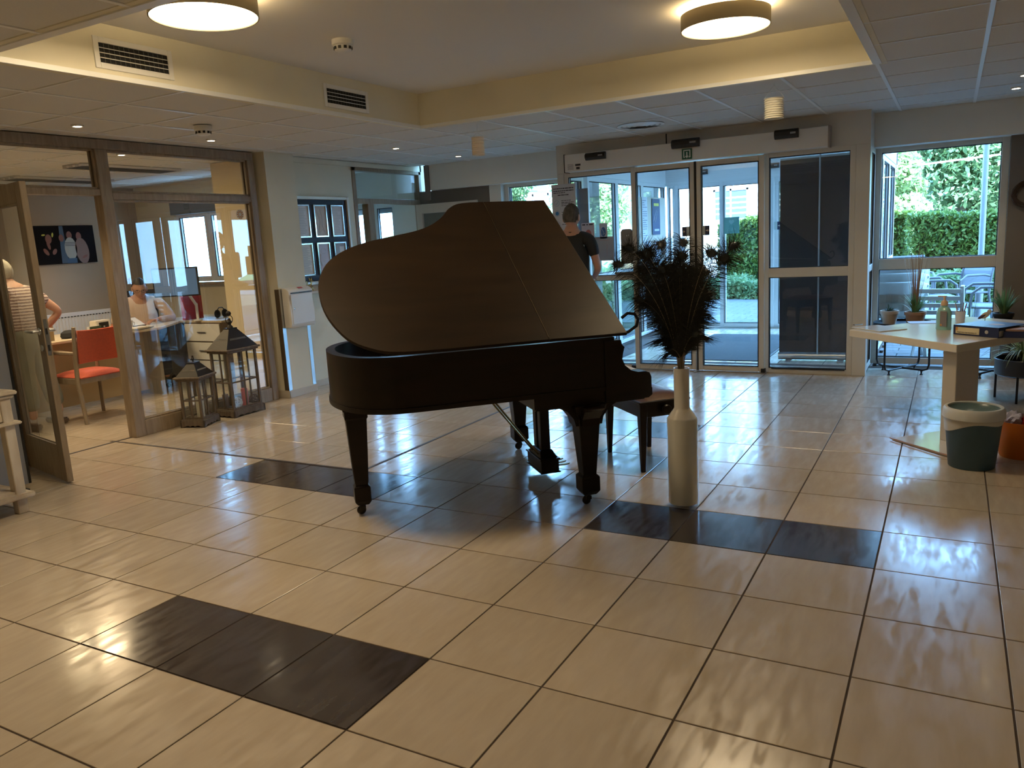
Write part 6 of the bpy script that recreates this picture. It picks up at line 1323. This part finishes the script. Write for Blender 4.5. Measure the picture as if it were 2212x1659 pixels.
def person(label,loc,rz,pose,skin,hairm,top,topsleeve,bottom,hips,legs,headR,glasses=False,style='short',hsc=1.0,bw=1.0,shoe=None,hands=None,headc=None,skirt=False):
    t=thing('person',label,'person',loc,rz); P={k:Vector(v) for k,v in pose.items()}
    # continuous body: pelvis-root graph
    names=['pelvis','belly','chest','neckb','neck','head0','shL','elL','wrL','shR','elR','wrR','hipL','knL','anL','hipR','knR','anR']
    rad={'pelvis':(.145*bw,.10*bw),'belly':(.135*bw,.10*bw),'chest':(.15*bw,.105*bw),'neckb':(.085,.07),'neck':.060,'head0':.06,'shL':.055,'elL':.040,'wrL':.026,'shR':.055,'elR':.040,'wrR':.026,'hipL':.085,'knL':.058,'anL':.036,'hipR':.085,'knR':.058,'anR':.036}
    idx={k:i for i,k in enumerate(names)}; ed=[('pelvis','belly'),('belly','chest'),('chest','neckb'),('neckb','neck'),('neck','head0'),('neckb','shL'),('shL','elL'),('elL','wrL'),('neckb','shR'),('shR','elR'),('elR','wrR'),('pelvis','hipL'),('hipL','knL'),('knL','anL'),('pelvis','hipR'),('hipR','knR'),('knR','anR')]
    parts=[skinmesh('b',[P[k] for k in names],[(idx[a],idx[b]) for a,b in ed],[rad[k] for k in names],skin)]
    for s in 'LR':
        hd_=hands[s] if hands else ((0,0,-1),(0,1,0),.5); parts+=hand(P['wr'+s],hd_[0],hd_[1],skin,hd_[2],1.0,1 if s=='L' else -1)
    parts.append(head(t,P['headc'],headR,skin,hairm,style,glasses,hsc)); join('body',parts,skin,t)
    # top garment
    f=topsleeve; tn=['belly0','belly','chest','neckb','shL','slL','shR','slR','elL','elR']; Q=dict(P); Q['belly0']=P['pelvis'].lerp(P['belly'],-.45); Q['slL']=P['shL'].lerp(P['elL'],min(1,f)); Q['slR']=P['shR'].lerp(P['elR'],min(1,f))
    gr={'belly0':(.176*bw,.136*bw),'belly':(.158*bw,.122*bw),'chest':(.172*bw,.125*bw),'neckb':(.088,.078),'shL':.072,'shR':.072,'slL':.060,'slR':.060}
    gn=['belly0','belly','chest','neckb','shL','slL','shR','slR']; ge=[(0,1),(1,2),(2,3),(3,4),(4,5),(3,6),(6,7)]; gv=[Q[k] for k in gn]; gl=[gr[k] for k in gn]
    if f>1:
        for s,k in (('L',5),('R',7)): gv.append(P['el'+s].lerp(P['wr'+s],.9)); gl.append(.036); ge.append((k,len(gv)-1))
    link('shirt',skinmesh('shirt',gv,ge,gl,top),t)
    nb_=P['neckb'].lerp(P['neck'],.5); MB().tube([nb_+Vector((.058*math.cos(2*PI*k/16),.055*math.sin(2*PI*k/16),.0)) for k in range(16)],.014,6,closed=True).build('collar',top,t,smooth=True)
    if legs:
        bv=[P['belly'].lerp(P['pelvis'],.25),P['pelvis'],P['hipL'],P['knL'],P['knL'].lerp(P['anL'],legs),P['hipR'],P['knR'],P['knR'].lerp(P['anR'],legs)]
        link('trousers',skinmesh('trousers',bv,[(0,1),(1,2),(2,3),(3,4),(1,5),(5,6),(6,7)],[(.158*bw,.118*bw),(.165*bw,.125*bw),.098,.080,.078,.098,.080,.078],bottom,root=1),t)
    for s in 'LR':
        a=P['an'+s]; ft=MB().prism([(-.035,-.06),(.035,-.06),(.045,.08),(.035,.17),(0,.19),(-.035,.17),(-.045,.08)],a.z-.085,a.z-.035,Matrix.Translation((a.x,a.y,0))); ft.build('shoe',shoe or M_black,t,smooth=40,bevel=.012)
    return t
def Rh(yaw=0,pitch=0,roll=0): return (Matrix.Rotation(yaw,3,'Z')@Matrix.Rotation(pitch,3,'X')@Matrix.Rotation(roll,3,'Y'))
# man in a dark polo shirt, back to the camera, arms bent in front, at the notices
M_polo=mat('dark_polo_fabric',(.018,.020,.022),.85); M_greyhair=mat('grey_brown_hair',(.11,.095,.075),.8,noise=.5,nscale=60,ndist=(1,1,.3)); M_jean=mat('dark_jeans',(.03,.04,.07),.85)
stand=dict(pelvis=(0,0,.95),belly=(0,0,1.10),chest=(0,0,1.30),neckb=(0,-.015,1.455),neck=(0,0,1.53),head0=(0,.01,1.60),headc=(0,.02,1.645),hipL=(-.09,0,.88),knL=(-.10,.01,.50),anL=(-.11,0,.10),hipR=(.09,0,.88),knR=(.10,.01,.50),anR=(.11,0,.10))
a=dict(stand); a.update(shL=(-.19,-.01,1.42),elL=(-.26,.0,1.13),wrL=(-.16,.22,1.08),shR=(.19,-.01,1.42),elR=(.262,-.01,1.12),wrR=(.17,.20,1.02))
person('man in a dark polo shirt, back to the camera, standing beyond the raised piano lid',(-.445,5.32,0),.20,a,M_skin,M_greyhair,M_polo,.62,M_jean,0,.95,Rh(-.15,-.12),hands={'L':((.6,.7,0),(0,0,-1),.7),'R':((-.6,.7,0),(0,0,-1),.7)},bw=1.14,hsc=1.06)
# elderly woman in a striped top seen from behind through the door glass, leaning on the desk
b_=dict(stand); b_.update(chest=(0,.06,1.12),neckb=(0,.12,1.26),neck=(0,.16,1.32),head0=(0,.19,1.37),headc=(0,.21,1.42),belly=(0,.02,1.0),pelvis=(0,0,.86),hipL=(-.085,0,.80),hipR=(.085,0,.80),knL=(-.09,.02,.46),knR=(.13,.04,.46),anL=(-.09,0,.10),anR=(.20,.02,.10),shL=(-.17,.10,1.22),elL=(-.23,.02,.98),wrL=(-.17,.22,.82),shR=(.17,.10,1.22),elR=(.36,.02,1.04),wrR=(.26,.20,.83))
M_wtop=stripe_mat(); M_wh_hair=mat('white_hair',(.60,.56,.46),.8,noise=.2,nscale=60); M_grn=mat('grey_green_linen',(.20,.20,.15),.85)
person('white-haired woman in a striped top leaning on the office desk, seen through the door',(-4.23,1.93,0),PI/2+.15,b_,M_skinp,M_wh_hair,M_wtop,.55,M_grn,0,.82,Rh(.05,-.25),style='bob',hands={'L':((.1,.9,-.3),(0,.2,-1),.5),'R':((-.2,.9,-.35),(0,.2,-1),.5)},shoe=mat('brown_sandal',(.10,.07,.05),.6),hsc=.97)
# seated man with glasses reading at the desk, facing the camera
c_=dict(pelvis=(0,0,.54),belly=(0,.03,.68),chest=(0,.06,.87),neckb=(0,.07,1.0),neck=(0,.10,1.06),head0=(0,.13,1.10),headc=(0,.16,1.14),hipL=(-.10,.05,.53),knL=(-.14,.42,.50),anL=(-.14,.42,.10),hipR=(.10,.05,.53),knR=(.14,.42,.50),anR=(.14,.42,.10),shL=(-.20,.05,.96),elL=(-.31,.20,.76),wrL=(-.12,.40,.785),shR=(.20,.05,.96),elR=(.31,.20,.76),wrR=(.12,.40,.785))
M_pink=mat('pale_pink_shirt',(.66,.52,.44),.8); M_bkhair=mat('black_hair',(.02,.017,.015),.6,noise=.3,nscale=50)
person('seated man with dark glasses and a pale pink shirt reading at the desk',(-5.44,3.95,0),-PI/2-.55,c_,M_skin,M_bkhair,M_pink,1.2,M_jean,0,.95,Rh(0,-.38),glasses=True,hands={'L':((.8,.5,-.1),(0,.1,-1),.5),'R':((-.8,.5,-.1),(0,.1,-1),.5)},bw=1.12)
